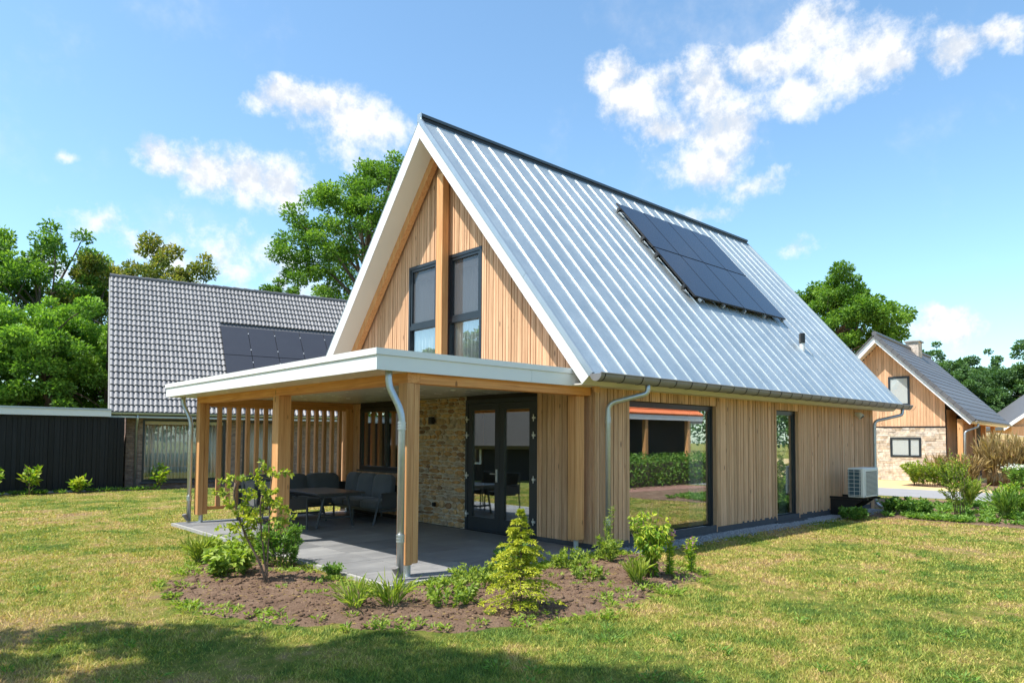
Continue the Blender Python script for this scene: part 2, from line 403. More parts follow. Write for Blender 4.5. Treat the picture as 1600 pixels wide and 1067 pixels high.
def lawn_color(t, p, blades=False):
    """green, yellowed and bare patches of a dry summer lawn, by place"""
    flat = scaled(t, p, (1, 1, 0))
    big = t.noise(flat, 0.32, 3.0, 0.55, 0.4); med = t.noise(flat, 1.15, 4.0, 0.6, 0.5); sm = t.noise(flat, 5.5, 4.0, 0.62)
    f = t.math('ADD', t.math('ADD', t.math('MULTIPLY', big, 0.42), t.math('MULTIPLY', med, 0.50)), t.math('MULTIPLY', sm, 0.36))
    f = t.math('MULTIPLY_ADD', t.math('SUBTRACT', f, 0.64), 2.6, 0.605)
    return f, flat, sm, med
LAWN_STOPS = [(0.34, (0.14, 0.225, 0.040)), (0.50, (0.275, 0.325, 0.055)), (0.66, (0.42, 0.395, 0.090)), (0.82, (0.55, 0.42, 0.155)), (0.97, (0.50, 0.34, 0.17))]
def m_lawn():
    mt, t = mat_new('lawn_ground'); p = pos(t)
    f, flat, sm, med = lawn_color(t, p)
    fine = t.noise(flat, 60.0, 3.0, 0.7); fine2 = t.noise(flat, 200.0, 2.0, 0.7)
    col = t.ramp(f, LAWN_STOPS)
    col = t.vmath('MULTIPLY', col, (0.92, 0.90, 0.95))
    dk = t.vmath('MULTIPLY', col, (0.5, 0.5, 0.55))
    col = t.mix(t.maprange(t.math('ADD', t.math('MULTIPLY', fine, .6), t.math('MULTIPLY', fine2, .4)), 0.35, 0.6), dk, col)
    earth = t.maprange(t.noise(flat, 3.2, 5.0, 0.7), 0.64, 0.70, 0, 0.55)
    col = t.mix(earth, col, (0.19, 0.135, 0.095, 1))
    principled(t, col, 0.95, 0, 0.1, bump=t.math('ADD', fine, fine2), bump_s=0.9, bump_d=0.03)
    return mt
LAWN = m_lawn()
def m_grass():
    mt, t = mat_new('grass_blades'); p = pos(t); f, flat, sm, med = lawn_color(t, p)
    a = attr(t)
    ff = t.math('ADD', f, t.math('MULTIPLY', t.math('SUBTRACT', a, 0.5), 0.36))
    col = t.ramp(ff, LAWN_STOPS)
    br = t.maprange(t.math('FRACT', t.math('MULTIPLY', a, 13.7)), 0, 1, 0.62, 1.42)
    col = t.vmath('MULTIPLY', col, t.new('ShaderNodeCombineXYZ', ins={0: br, 1: br, 2: br}).outputs[0])
    pr = principled(t, col, 0.6, 0, 0.25, link=False)
    tr = t.new('ShaderNodeBsdfTranslucent'); t.l.new(t.vmath('MULTIPLY', col, (1.15, 1.15, 0.7)), tr.inputs[0])
    mx = t.new('ShaderNodeMixShader', ins={0: 0.35}); t.l.new(pr.outputs[0], mx.inputs[1]); t.l.new(tr.outputs[0], mx.inputs[2]); t.l.new(mx.outputs[0], t.out.inputs[0])
    return mt
GRASS = m_grass()
def m_soil():
    mt, t = mat_new('bed_soil'); p = pos(t)
    n = t.noise(p, 3.0, 6.0, 0.65); f = t.noise(p, 40.0, 5.0, 0.7); g = t.noise(p, 160.0, 3.0, 0.7)
    col = t.ramp(t.math('ADD', t.math('MULTIPLY', n, .6), t.math('MULTIPLY', f, .4)), [(0.3, (0.14, 0.083, 0.054)), (0.5, (0.285, 0.180, 0.118)), (0.72, (0.44, 0.305, 0.21))])
    col = t.mix(t.maprange(g, 0.62, 0.72, 0, 0.5), col, (0.46, 0.37, 0.27, 1))
    principled(t, col, 0.95, 0, 0.15, bump=t.math('ADD', f, t.math('MULTIPLY', g, .5)), bump_s=1.0, bump_d=0.035)
    return mt
SOIL = m_soil()
GRAVEL = m_plain('gravel_stones', (0.33, 0.335, 0.35), 0.8, var=0.55, vs=22)
ASPHALT = m_plain('grey_paving', (0.27, 0.265, 0.265), 0.9, var=0.18, vs=1.2, bump=0.3)
DRY = m_plain('dried_turf', (0.60, 0.44, 0.20), 0.95, var=0.25, vs=3.0, bump=0.6)
REDPAVE = m_plain('red_clinker_paving', (0.30, 0.155, 0.115), 0.85, var=0.25, vs=6, bump=0.3)

def m_brick(name, c1, c2, mortar, sx=4.4, plane='xz'):
    mt, t = mat_new(name)
    tcn = t.new('ShaderNodeTexCoord'); s = t.new('ShaderNodeSeparateXYZ', ins={0: tcn.outputs['Object']})
    v = t.new('ShaderNodeCombineXYZ', ins={0: s.outputs[0 if plane == 'xz' else 1], 1: s.outputs[2], 2: 0.0}).outputs[0]
    b = t.new('ShaderNodeTexBrick', ins={'Scale': 1.0, 'Color1': (*c1, 1), 'Color2': (*c2, 1), 'Mortar': (*mortar, 1), 'Mortar Size': 0.006, 'Brick Width': 0.215, 'Row Height': 0.0625, 'Bias': 0.0})
    t.l.new(v, b.inputs['Vector'])
    n = t.noise(v, 9.0, 4.0)
    col = t.mix(t.maprange(n, .35, .65, 0, .6), b.outputs[0], t.vmath('MULTIPLY', b.outputs[0], (0.45, 0.42, 0.42)))
    inv = t.math('SUBTRACT', 1.0, b.outputs[1])
    principled(t, col, 0.85, 0, 0.25, bump=t.math('ADD', inv, t.math('MULTIPLY', n, .3)), bump_s=0.8, bump_d=0.01)
    return mt
BRICK = m_brick('mottled_brown_brick', (0.40, 0.275, 0.215), (0.22, 0.145, 0.12), (0.34, 0.31, 0.28))
def m_tile(name, lo, hi, rough):
    mt, t = mat_new(name); p = pos(t); r = rand(t)
    n = t.noise(p, 4.0, 4.0); f = t.math('ADD', t.math('MULTIPLY', r, .4), t.math('MULTIPLY', n, .6))
    principled(t, t.mix(f, (*lo, 1), (*hi, 1)), rough, 0, 0.5, bump=t.noise(p, 60.0, 2.0), bump_s=0.1)
    return mt
TILE = m_tile('grey_roof_tile', (0.155, 0.152, 0.157), (0.245, 0.24, 0.24), 0.45)
TILE_D = m_tile('dark_flat_tile', (0.085, 0.083, 0.088), (0.14, 0.137, 0.14), 0.5)
TILE_O = m_tile('orange_roof_tile', (0.60, 0.13, 0.035), (0.78, 0.22, 0.07), 0.6)
THATCH = m_plain('weathered_thatch', (0.115, 0.10, 0.085), 0.95, var=0.45, vs=9, bump=0.9)
SOLAR = m_plain('solar_cell_glass', (0.014, 0.019, 0.034), 0.12, var=0.10, vs=2.0, spec=0.6)
SOLAR_N = m_plain('solar_cell_dull', (0.040, 0.041, 0.050), 0.34, var=0.08, vs=2.0, spec=0.5)
SOLARF = m_plain('solar_frame', (0.018, 0.018, 0.020), 0.4, 0.4)
HPCASE = m_plain('heat_pump_casing', (0.70, 0.70, 0.66), 0.45, var=0.03)
HPFIN = m_plain('heat_pump_fins', (0.055, 0.105, 0.135), 0.5, 0.2, var=0.3, vs=20)
HPGRILL = m_plain('fan_grille', (0.20, 0.20, 0.20), 0.5, 0.1)
TEAL = m_plain('teal_sticker', (0.03, 0.33, 0.45), 0.4)
BARK = m_plain('bark', (0.125, 0.095, 0.07), 0.95, var=0.45, vs=14, bump=0.9)
STEM = m_plain('shrub_stem', (0.16, 0.11, 0.075), 0.9, var=0.3, vs=20)
GSTEM = m_plain('green_stem', (0.15, 0.22, 0.06), 0.7, var=0.2, vs=20)
L_TREE = m_leaf('tree_leaf', (0.060, 0.135, 0.022), (0.125, 0.255, 0.036), (0.27, 0.42, 0.065))
L_LIGHT = m_leaf('light_tree_leaf', (0.072, 0.168, 0.026), (0.168, 0.328, 0.042), (0.320, 0.512, 0.072))
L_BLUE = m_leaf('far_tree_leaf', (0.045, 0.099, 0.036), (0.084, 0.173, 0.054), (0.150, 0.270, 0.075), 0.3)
L_RUST = m_leaf('bronzed_tree_leaf', (0.088, 0.136, 0.029), (0.184, 0.224, 0.048), (0.352, 0.304, 0.080))
L_SAP = m_leaf('sapling_leaf', (0.127, 0.218, 0.025), (0.276, 0.368, 0.040), (0.506, 0.529, 0.069))
L_SHRUB = m_leaf('shrub_leaf', (0.061, 0.155, 0.027), (0.142, 0.277, 0.047), (0.297, 0.459, 0.095))
L_MINT = m_leaf('pale_green_leaf', (0.11, 0.20, 0.030), (0.24, 0.355, 0.050), (0.42, 0.50, 0.095))
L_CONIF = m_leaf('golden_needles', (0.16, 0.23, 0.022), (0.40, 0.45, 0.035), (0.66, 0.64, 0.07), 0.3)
L_GRASSY = m_leaf('bright_blades', (0.149, 0.253, 0.034), (0.299, 0.414, 0.057), (0.483, 0.529, 0.127))
L_ORN = m_leaf('straw_plumes', (0.30, 0.21, 0.09), (0.46, 0.33, 0.15), (0.62, 0.49, 0.26))
L_LAUREL = m_leaf('laurel_leaf', (0.075, 0.188, 0.019), (0.200, 0.362, 0.027), (0.525, 0.562, 0.062))
L_DARK = m_leaf('dark_hedge_leaf', (0.018, 0.048, 0.010), (0.040, 0.090, 0.018), (0.085, 0.155, 0.03), 0.3)
PETAL = m_leaf('pink_petals', (0.42, 0.14, 0.36), (0.58, 0.25, 0.52), (0.70, 0.40, 0.64), 0.3)
PETAL_W = m_leaf('white_petals', (0.6, 0.62, 0.55), (0.75, 0.76, 0.7), (0.82, 0.82, 0.78), 0.3)
# ------------------------------------------------------------------ ground, road, patio
GZ = -0.055
def sheet(name, mat, poly, z):
    return struct(obj(name, mesh_from(name, [(x, y, z) for x, y in poly], [tuple(range(len(poly)))], mat)))
sheet('ground', LAWN, [(-300, -300), (400, -300), (400, 400), (-300, 400)], GZ)
sheet('road', ASPHALT, [(15.6, -80), (20.6, -80), (20.2, 2.0), (18.5, 30), (17.0, 80), (12.5, 80), (14.5, 30), (16.1, 2.0)], GZ + 0.006)
sheet('dry_verge', DRY, [(20.25, -30), (60, -30), (60, 40), (18.0, 40), (18.5, 30), (20.2, 2.0)], GZ + .003)
sheet('side_path', REDPAVE, [(5, -9.2), (15.5, -8.6), (15.5, -7.0), (5, -7.6)], GZ + 0.006)

PX0, PX1, PY0, PY1 = -3.90, -0.03, -0.20, 7.75
patio = struct(MB().box((PX0 + .03, 0.1), (PY0 + .03, PY1 - .03), (-0.16, -0.012)).build('patio', JOINT))
for a in ((PX0, PX0 + .06, PY0, PY1), (PX0 + .064, PX1, PY0, PY0 + .06)):
    bx('edge_kerb', KERB, (a[0], a[1]), (a[2], a[3]), (-0.16, -0.004), patio)
nx, ny = 5, 10
tw, tl = (PX1 - PX0 - .066) / nx, (PY1 - PY0 - .066) / ny
tmesh = MB().box((-.5, .5), (-.5, .5), (-.5, .5)).build('paving_slab_source', SLAB).data
bpy.data.objects.remove(bpy.data.objects['paving_slab_source'])
for i in range(nx):
    for j in range(ny):
        x = PX0 + .066 + tw * (i + .5); y = PY0 + .066 + tl * (j + .5)
        obj('paving_slab', tmesh, patio, (x, y, -0.022 + rng.uniform(-.001, .001)), (0, 0, 0), (tw - .006, tl - .006, 0.044))

# ------------------------------------------------------------------ the house
HL, HW, HS = 11.30, 8.10, 2.53
S = 1.19; ANG = math.atan(S); CA, SA = math.cos(ANG), math.sin(ANG)
YR = 4.05; OE = (-0.43, 2.69); TH = 0.235
IE = (OE[0] + SA * TH, OE[1] - CA * TH)
ZO = OE[1] + S * (YR - OE[0]); ZI = ZO - TH / CA
XV, XE = -0.57, 12.10
LS = (YR - OE[0]) / CA
def mir(p): return (2 * YR - p[0], p[1])
def soff(y):        # soffit height above y on the gable wall
    return ZI - S * abs(y - YR)

house = thing('timber_house', 'new timber clad house with steep galvanised metal roof and tall front gable', 'house')

def wall_with_openings(axis, a0, a1, z0, z1, d0, d1, ops):
    """wall of boxes round rectangular openings; axis 'x' runs along x (depth in y) or 'y'"""
    mb = MB(); xs = sorted({a0, a1, *[o[0] for o in ops], *[o[1] for o in ops]})
    for p, q in zip(xs[:-1], xs[1:]):
        cuts = sorted([(o[2], o[3]) for o in ops if o[0] <= p + 1e-6 and o[1] >= q - 1e-6]); lo = z0
        for c in cuts + [(z1, z1)]:
            if c[0] > lo + 1e-4:
                if axis == 'x': mb.box((p, q), (d0, d1), (lo, c[0]))
                else: mb.box((d0, d1), (p, q), (lo, c[0]))
            lo = max(lo, c[1])
    return mb
W1 = (0.85, 3.56, -0.02, 2.36); W2 = (5.93, 7.00, 0.0, 2.37)
DO = (1.31, 3.27, 0.0, 2.45); LW = (5.0, 7.2, 1.0, 2.40)
UWR = (2.81, 3.84, 2.62, 5.36); UWL = (4.20, 5.23, 2.62, 5.36)
side_wall = wall_with_openings('x', 0.03, HL, -0.2, HS + .08, 0.035, 0.22, [W1, W2]).build('side_wall', BACK, house)
gable_wall = wall_with_openings('y', 0.03, HW, -0.2, 2.75, 0.035, 0.22, [DO, LW, UWR, UWL]).build('gable_wall', BACK, house)
gm = MB(); n = 60
ys = sorted({0.0, HW, YR, UWR[0], UWR[1], UWL[0], UWL[1], *[HW * i / n for i in range(n + 1)]})
for p, q in zip(ys[:-1], ys[1:]):
    mid = (p + q) / 2; zb = 5.36 if (UWR[0] < mid < UWR[1] or UWL[0] < mid < UWL[1]) else 2.75
    zp, zq = soff(p) + .1, soff(q) + .1
    if min(zp, zq) > zb: gm.prism([(p, zb), (q, zb), (q, zq), (p, zp)], 0.036, 0.22)
upper_gable = gm.build('upper_gable_wall', BACK, house)
fm = MB().box((HL - .2, HL), (0, HW), (-.2, HS + .1)).prism([(0, HS), (HW, HS), (YR, ZI)], HL - .2, HL).box((0.2, HL), (HW - .2, HW), (-.2, HS + .1))
fm.build('rear_wall', CLAD, house)
MB().box((0.22, HL - .2), (0.22, HW - .2), (-0.12, 0.0)).build('inside_floor', FLOORIN, house)
MB().box((0.22, HL - .2), (0.22, HW - .2), (2.55, 2.62)).build('inside_ceiling', PLASTER, house)
MB().box((4.4, 4.5), (0.22, HW - .2), (0, 2.55)).build('inside_partition', PLASTER, house)
MB().box((0.04, HL), (0.01, 0.035), (-0.2, 0.10)).build('side_plinth', PLINTH, house)
MB().box((0.012, 0.033), (0.01, 1.30), (-0.2, 0.10)).build('front_plinth', PLINTH, house)

def board_run(a, b, widths=(0.058, 0.076, 0.076, 0.112)):
    out = []; p = a
    while p < b - 0.03:
        w = rng.choice(widths)
        if b - (p + w) < 0.045: w = b - p
        out.append((p, min(p + w, b))); p += w
    return out
def clad_side():
    xs = sorted([0.0, HL, W1[0], W1[1], W2[0], W2[1]])
    for p, q in zip(xs[:-1], xs[1:]):
        op = next((o for o in (W1, W2) if o[0] <= p and o[1] >= q), None)
        for a, b in board_run(p, q):
            z0 = 0.07 if op is None else op[3] + .003
            y0 = rng.choice([0.0, 0.005, 0.011])
            bx('board', CLAD, (a + .006, b - .006), (y0, 0.033), (z0, HS + .05), side_wall)
clad_side()
for o in (W1, W2):      # the reveals beside the side windows
    bx('reveal_board', CLAD, (o[0] - .004, o[0] + .018), (0.006, 0.12), (0.02, o[3]), side_wall)
    bx('reveal_board', CLAD, (o[1] - .018, o[1] + .004), (0.006, 0.12), (-0.06, o[3]), side_wall)
def clad_gable():
    for a, b in board_run(0.0, DO[0]):
        bx('board', CLAD, (rng.choice([0.0, 0.005, 0.011]), 0.033), (a + .006, b - .006), (0.07, 2.52), gable_wall)
    for a, b in board_run(LW[1], HW):
        bx('board', CLAD, (rng.choice([0.0, 0.005, 0.011]), 0.033), (a + .006, b - .006), (0.07, 2.52), gable_wall)
    for a, b in board_run(LW[0], LW[1]):
        bx('board', CLAD, (0.004, 0.033), (a + .006, b - .006), (0.07, LW[2] - .04), gable_wall)
    ys = [0.0, UWR[0], UWR[1], UWL[0], UWL[1], HW]
    for p, q in zip(ys[:-1], ys[1:]):
        win = (p, q) in ((UWR[0], UWR[1]), (UWL[0], UWL[1]))
        for a, b in board_run(p, q):
            z0 = 5.365 if win else 2.60; z1 = min(soff(a), soff(b)) + .12
            if z1 > z0 + .05: bx('board', CLAD, (rng.choice([0.0, 0.005, 0.011]), 0.034), (a + .006, b - .006), (z0, z1), upper_gable)
clad_gable()

# --- windows and doors
def frame_ring(mb, axis, a, z, d, w, wb=None):
    """rectangular frame: a=(a0,a1), z=(z0,z1), d=(d0,d1) depth"""
    wb = wb or w
    for (p, q, r, s) in ((a[0], a[0] + w, z[0], z[1]), (a[1] - w, a[1], z[0], z[1]), (a[0] + w, a[1] - w, z[0], z[0] + wb), (a[0] + w, a[1] - w, z[1] - w, z[1])):
        if axis == 'x': mb.box((p, q), d, (r, s))
        else: mb.box(d, (p, q), (r, s))
    return mb
def pane(parent, axis, a, z, d, mat):
    mb = MB(); mb.box(a, (d, d + .012), z) if axis == 'x' else mb.box((d, d + .012), a, z)
    return mb.build('pane', mat, parent)
def side_window(o, name, bottom):
    f = frame_ring(MB(), 'x', (o[0] + .016, o[1] - .016), (o[2], o[3]), (0.085, 0.165), 0.06, 0.06)
    fo = f.build(name, FRAME, house)
    frame_ring(MB(), 'x', (o[0] + .076, o[1] - .076), (o[2] + .06, o[3] - .06), (0.10, 0.155), 0.035, 0.05).build('sash', FRAME, fo)
    pane(fo, 'x', (o[0] + .105, o[1] - .105), (o[2] + .105, o[3] - .09), 0.122, GLASS)
    MB().prism([(-0.13, bottom), (0.085, bottom), (0.085, bottom + .075), (-0.13, bottom + .05)], o[0] - .10, o[1] + .12).build('sill', SILL, fo)
    return fo
side_window(W1, 'large_window', -0.095); side_window(W2, 'narrow_window', -0.075)

door = frame_ring(MB(), 'y', (DO[0], DO[1]), (0.0, DO[3]), (0.010, 0.10), 0.075, 0.02).build('terrace_door', FRAME, house)
midy = (DO[0] + DO[1]) / 2
for k, (a, b) in enumerate(((DO[0] + .078, midy - .003), (midy + .003, DO[1] - .078))):
    lf = frame_ring(MB(), 'y', (a, b), (0.024, DO[3] - .079), (0.018, 0.085), 0.125, 0.24).build('door_leaf', FRAME, door)
    pane(door, 'y', (a + .12, b - .12), (0.26, DO[3] - .20), 0.045, GLASS)
    hy = (DO[0] + .07) if k == 0 else (DO[1] - .07)
    for hz in (0.30, 1.02, 1.78, 2.08):
        hm = MB().box((-0.016, 0.020), (hy - .035, hy + .035), (hz - .018, hz + .018)).tube([(-0.014, hy, hz - .06), (-0.014, hy, hz + .06)], 0.010, 6)
        hm.build('hinge', CHROME, door)
hm = MB().box((-0.004, 0.020), (midy + .045, midy + .08), (0.93, 1.16)).tube([(0.01, midy + .062, 1.08), (-.05, midy + .062, 1.08), (-.055, midy + .17, 1.078)], 0.010, 8)
hm.build('door_handle', CHROME, door)

lw = frame_ring(MB(), 'y', (LW[0], LW[1]), (LW[2], LW[3]), (0.015, 0.11), 0.085).box((0.02, .105), (6.05, 6.15), (LW[2] + .08, LW[3] - .08)).build('porch_window', FRAME, house)
pane(lw, 'y', (LW[0] + .08, 6.05), (LW[2] + .08, LW[3] - .08), 0.05, GLASS); pane(lw, 'y', (6.15, LW[1] - .08), (LW[2] + .08, LW[3] - .08), 0.05, GLASS)
MB().box((-0.06, 0.03), (LW[0], LW[1]), (LW[2] - .035, LW[2] - .002)).build('sill', SILL, lw)

for o in (UWR, UWL):
    uw = frame_ring(MB(), 'y', (o[0], o[1]), (o[2], o[3]), (-0.004, 0.10), 0.06).box((0.0, .098), (o[0] + .06, o[1] - .06), (4.00, 4.09)).build('gable_window', FRAME, house)
    frame_ring(MB(), 'y', (o[0] + .06, o[1] - .06), (4.09, o[3] - .06), (0.012, 0.085), 0.055).build('sash', FRAME, uw)
    pane(uw, 'y', (o[0] + .11, o[1] - .11), (4.14, o[3] - .11), 0.05, GLASS_S)
    pane(uw, 'y', (o[0] + .055, o[1] - .055), (o[2] + .05, 4.0), 0.055, GLASS2)
    MB().box((0.075, 0.10), (o[0] + .115, o[1] - .115), (o[3] - .30, o[3] - .24)).build('blind_rail', PLASTER, uw)

# --- rubble stone panel between the door and the porch window
stone_wall = MB().box((0.022, 0.036), (DO[1] + .002, LW[0] - .002), (0.0, 2.52)).build('stone_wall', MORTAR, house)
def stone_mesh(w, h, d):
    k = 8; pts = []
    for i in range(k):
        an = 2 * math.pi * (i + .5) / k
        cx, cz = math.cos(an), math.sin(an); f = 1 / max(abs(cx), abs(cz)) ** 0.97
        pts.append((cx * f * w / 2 * rng.uniform(.86, 1.03), cz * f * h / 2 * rng.uniform(.80, 1.04)))
    V = [(0, p[0], p[1]) for p in pts] + [(-d * rng.uniform(.7, 1.0), p[0] * .97, p[1] * .94) for p in pts] + [(-d * rng.uniform(.95, 1.15), p[0] * .80, p[1] * .72) for p in pts]
    F = [tuple(range(16, 24))[::-1]]
    for L in (0, 8):
        for i in range(k): F.append((L + i, L + 8 + i, L + 8 + (i + 1) % k, L + (i + 1) % k))
    return mesh_from('stone', V, F, RUBBLE)
z = 0.012
while z < 2.47:
    h = rng.choice([0.055, 0.07, 0.085, 0.10, 0.14]); h = min(h, 2.51 - z)
    y = DO[1] + .008
    first = True
    while y < LW[0] - 0.05:
        w = rng.uniform(.09, .38); w = min(w, LW[0] - .008 - y)
        hh = h * rng.uniform(.86, 1.12)
        if w > .05:
            obj('stone', stone_mesh(w - .012, hh - .004, rng.uniform(.018, .034)), stone_wall, (0.024, y + w / 2, z + h / 2 + rng.uniform(-.012, .012)), (rng.uniform(-.06, .06), 0, 0))
        y += w
    z += h

# --- roof
roof = MB().prism([OE, IE, (YR, ZI), (YR, ZO)], XV, XE).prism([mir(OE), (YR, ZO), (YR, ZI), mir(IE)], XV + .0005, XE - .0005).build('roof', OFFWHITE, house)
vb = MB().prism([OE, IE, (YR, ZI), mir(IE), mir(OE), (YR, ZO)], XV - .024, XV - .001)
vb.build('verge_board', WHITE, roof)
MB().prism([OE, IE, (YR, ZI), mir(IE), mir(OE), (YR, ZO)], XE + .001, XE + .02).build('verge_board', WHITE, roof)
MB().box((XV - .001, XE), (IE[0] + .002, 0.04), (HS, HS + .022)).build('eave_soffit', OFFWHITE, roof)
NRM = Vector((0, -SA, CA)); UPS = Vector((0, CA, SA)); ORG = Vector((0, OE[0], OE[1])) + NRM * .004
def on_slope(x, t, n=0.0): return ORG + Vector((x, 0, 0)) + UPS * t + NRM * n
PITCH = 0.457; X0 = 0.24 - PITCH * 2 + .11
seam_x = [0.24 + PITCH * k for k in range(-1, 26)]
edges = [XV - .02] + seam_x + [XE + .02]
pm = {}
for a, b in zip(edges[:-1], edges[1:]):
    key = round(b - a, 3)
    if key not in pm:
        V = []; F = []; nn = 14
        for i in range(nn + 1):
            for x in (0.004, (b - a) / 2, b - a - .004): V.append((x, -.045 + (LS + .045) * i / nn, 0.010 + (0.0025 * math.sin(i * 1.7) if 0 < x < b - a - .01 and x > .01 else 0)))
        for i in range(nn):
            for j in range(2): F.append((i * 3 + j, i * 3 + j + 1, i * 3 + j + 4, i * 3 + j + 3))
        pm[key] = mesh_from('roof_panel', V, F, ROOFZ, True)
    obj('roof_panel', pm[key], roof, on_slope(a, 0), (ANG, 0, 0))
sm = MB().prism([(-.009, 0), (.009, 0), (.007, .018), (-.007, .018)], -.03, LS - .07, 'y').build('seam_source', SEAMZ); smesh = sm.data; bpy.data.objects.remove(sm)
for x in seam_x: obj('roof_seam', smesh, roof, on_slope(x, 0, .010), (ANG, 0, 0))
for t0, t1 in ((-.03, 2.2), (2.205, 4.5), (4.505, LS - .02)):
    obj('verge_trim', MB().box((-.036, .012), (t0, t1), (-.045, .042)).add([], []).build('tmp', CAPZ).data, roof, on_slope(XV - .018, 0), (ANG, 0, 0))
    obj('verge_trim', MB().box((-.012, .036), (t0, t1), (-.045, .042)).build('tmp', CAPZ).data, roof, on_slope(XE + .018, 0), (ANG, 0, 0))
for o in [o for o in bpy.data.objects if o.name.startswith('tmp')]: bpy.data.objects.remove(o)
# far slope
MB().box((XV - .03, XE + .03), (-.04, LS), (-.016, -.004)).build('far_roof_sheet', ROOFZ, roof, (0, 2 * YR - OE[0], OE[1]), (ANG, 0, 0)).rotation_euler = (math.pi - ANG, 0, 0)
MB().prism([(YR - .060, ZO + .055), (YR + .060, ZO + .055), (YR + .060, ZO + .115), (YR - .060, ZO + .115)], XV - .02, XE + .02).build('ridge_cap', RIDGE, roof)
MB().box((XV - .01, XE + .01), (YR - .035, YR + .035), (ZO - .02, ZO + .054)).build('ridge_vent', BLACK, roof)
MB().prism([(YR - .075, ZO - .05), (YR, ZO + .02), (YR + .075, ZO - .05), (YR + .068, ZO + .122), (YR - .068, ZO + .122)], XV - .032, XV - .021).build('ridge_end_cap', CAPZ, roof)

# --- gutter
gy, gz, gr = -0.548, 2.672, 0.110
gut_poly = [(gy - gr * math.cos(math.pi * i / 10), gz - gr * math.sin(math.pi * i / 10)) for i in range(11)]
inner = [(gy + (gr - .006) * math.cos(math.pi * i / 10), gz + .001 - (gr - .006) * math.sin(math.pi * i / 10)) for i in range(11)]
gut = MB().prism(gut_poly + inner, XV - .06, XE + .22)
gut.tube([(XV - .07, gy - gr, gz + .006), (XE + .23, gy - gr, gz + .006)], .013, 8)
gut.prism(gut_poly, XV - .064, XV - .06).prism(gut_poly, XE + .22, XE + .224)
gutter = gut.build('gutter', GUTZ, house, smooth=False)
bracket = MB().prism([(gy - (gr + .006) * math.cos(math.pi * i / 10), gz - (gr + .006) * math.sin(math.pi * i / 10)) for i in range(11)] + [(gy + (gr + .001) * math.cos(math.pi * i / 10), gz - (gr + .001) * math.sin(math.pi * i / 10)) for i in range(11)], -.007, .007).build('gutter_bracket', SOLARF, gutter)
bracket.location = (XV + .03, 0, 0); gx = XV + .03
while gx < XE:
    gx += 0.45; obj('gutter_bracket', bracket.data, gutter, (gx, 0, 0))
obj('gutter_flashing', MB().box((XV, XE), (-.05, .10), (-.004, .002)).build('tmp', CAPZ).data, gutter, on_slope(0, -.03, .0), (ANG, 0, 0)); bpy.data.objects.remove(bpy.data.objects['tmp'])
def bend(pts, r=.07, n=4):
    """round the corners of a polyline"""
    pts = [Vector(p) for p in pts]; out = [pts[0]]
    for a, b, c in zip(pts[:-2], pts[1:-1], pts[2:]):
        u = (a - b).normalized(); v = (c - b).normalized(); rr = min(r, (a - b).length * .45, (c - b).length * .45)
        p, q = b + u * rr, b + v * rr
        for i in range(n + 1):
            s_ = i / n; out.append(p * (1 - s_) ** 2 + b * 2 * s_ * (1 - s_) + q * s_ ** 2)
    return out + [pts[-1]]
def downpipe(name, pts, r, parent, rings, foot=None):
    d = MB().tube(bend(pts, .13, 5), r, 14).build(name, PIPEZ, parent, smooth=True)
    for (x, y, z) in rings:
        rm = MB()
        for dz in (-.035, 0.0, .035): rm.tube([(x, y, z + dz - .008), (x, y, z + dz + .008)], r + .009, 14)
        rm.tube([(x, y, z - .05), (x, y, z + .05)], r + .004, 14)
        rm.build('pipe_collar', STEEL, d)
    if foot: MB().tube(foot, r + .004, 14).build('pipe_foot', PIPEZ, d, smooth=True)
    return d
downpipe('downpipe', [(0.62, gy, 2.60), (0.62, gy, 2.44), (0.185, -.10, 2.28), (0.185, -.10, -.05)], .042, house, [(0.185, -.10, 2.02), (0.185, -.10, 0.42)])
downpipe('downpipe', [(11.85, gy, 2.60), (11.85, gy, 2.42), (11.12, -.10, 2.24), (11.12, -.10, .10), (11.18, -.24, -.02)], .042, house, [(11.12, -.10, 1.98)])

# --- gable timbers carrying the overhang
MB().prism([(IE[0] + .12, IE[1] + .12 * S - .0), (IE[0] + .12, IE[1] + .12 * S - .24), (YR, ZI - .24), (YR, ZI - .002)], -.17, -.045).prism([(YR, ZI - .003), (YR, ZI - .241), (mir(IE)[0] - .12, IE[1] + .12 * S - .24), (mir(IE)[0] - .12, IE[1] + .12 * S)], -.1695, -.0455).build('gable_rafter', LARCH, house)
MB().box((-.215, -.06), (3.77, 3.97), (2.72, 6.98), .006).build('king_post', LARCH, house)

# vent pipe through the roof
vp = on_slope(8.58, (0.64 - OE[0]) / CA)
vpo = MB().tube([vp - Vector((0, 0, .12)), vp + Vector((0, 0, .17))], .062, 14).build('roof_vent', WHITE, house, smooth=False)
MB().tube([vp + Vector((0, 0, .17)), vp + Vector((0, 0, .40)), vp + Vector((0, 0, .42))], [.075, .075, .05], 14).build('vent_cap', BLACK, vpo)

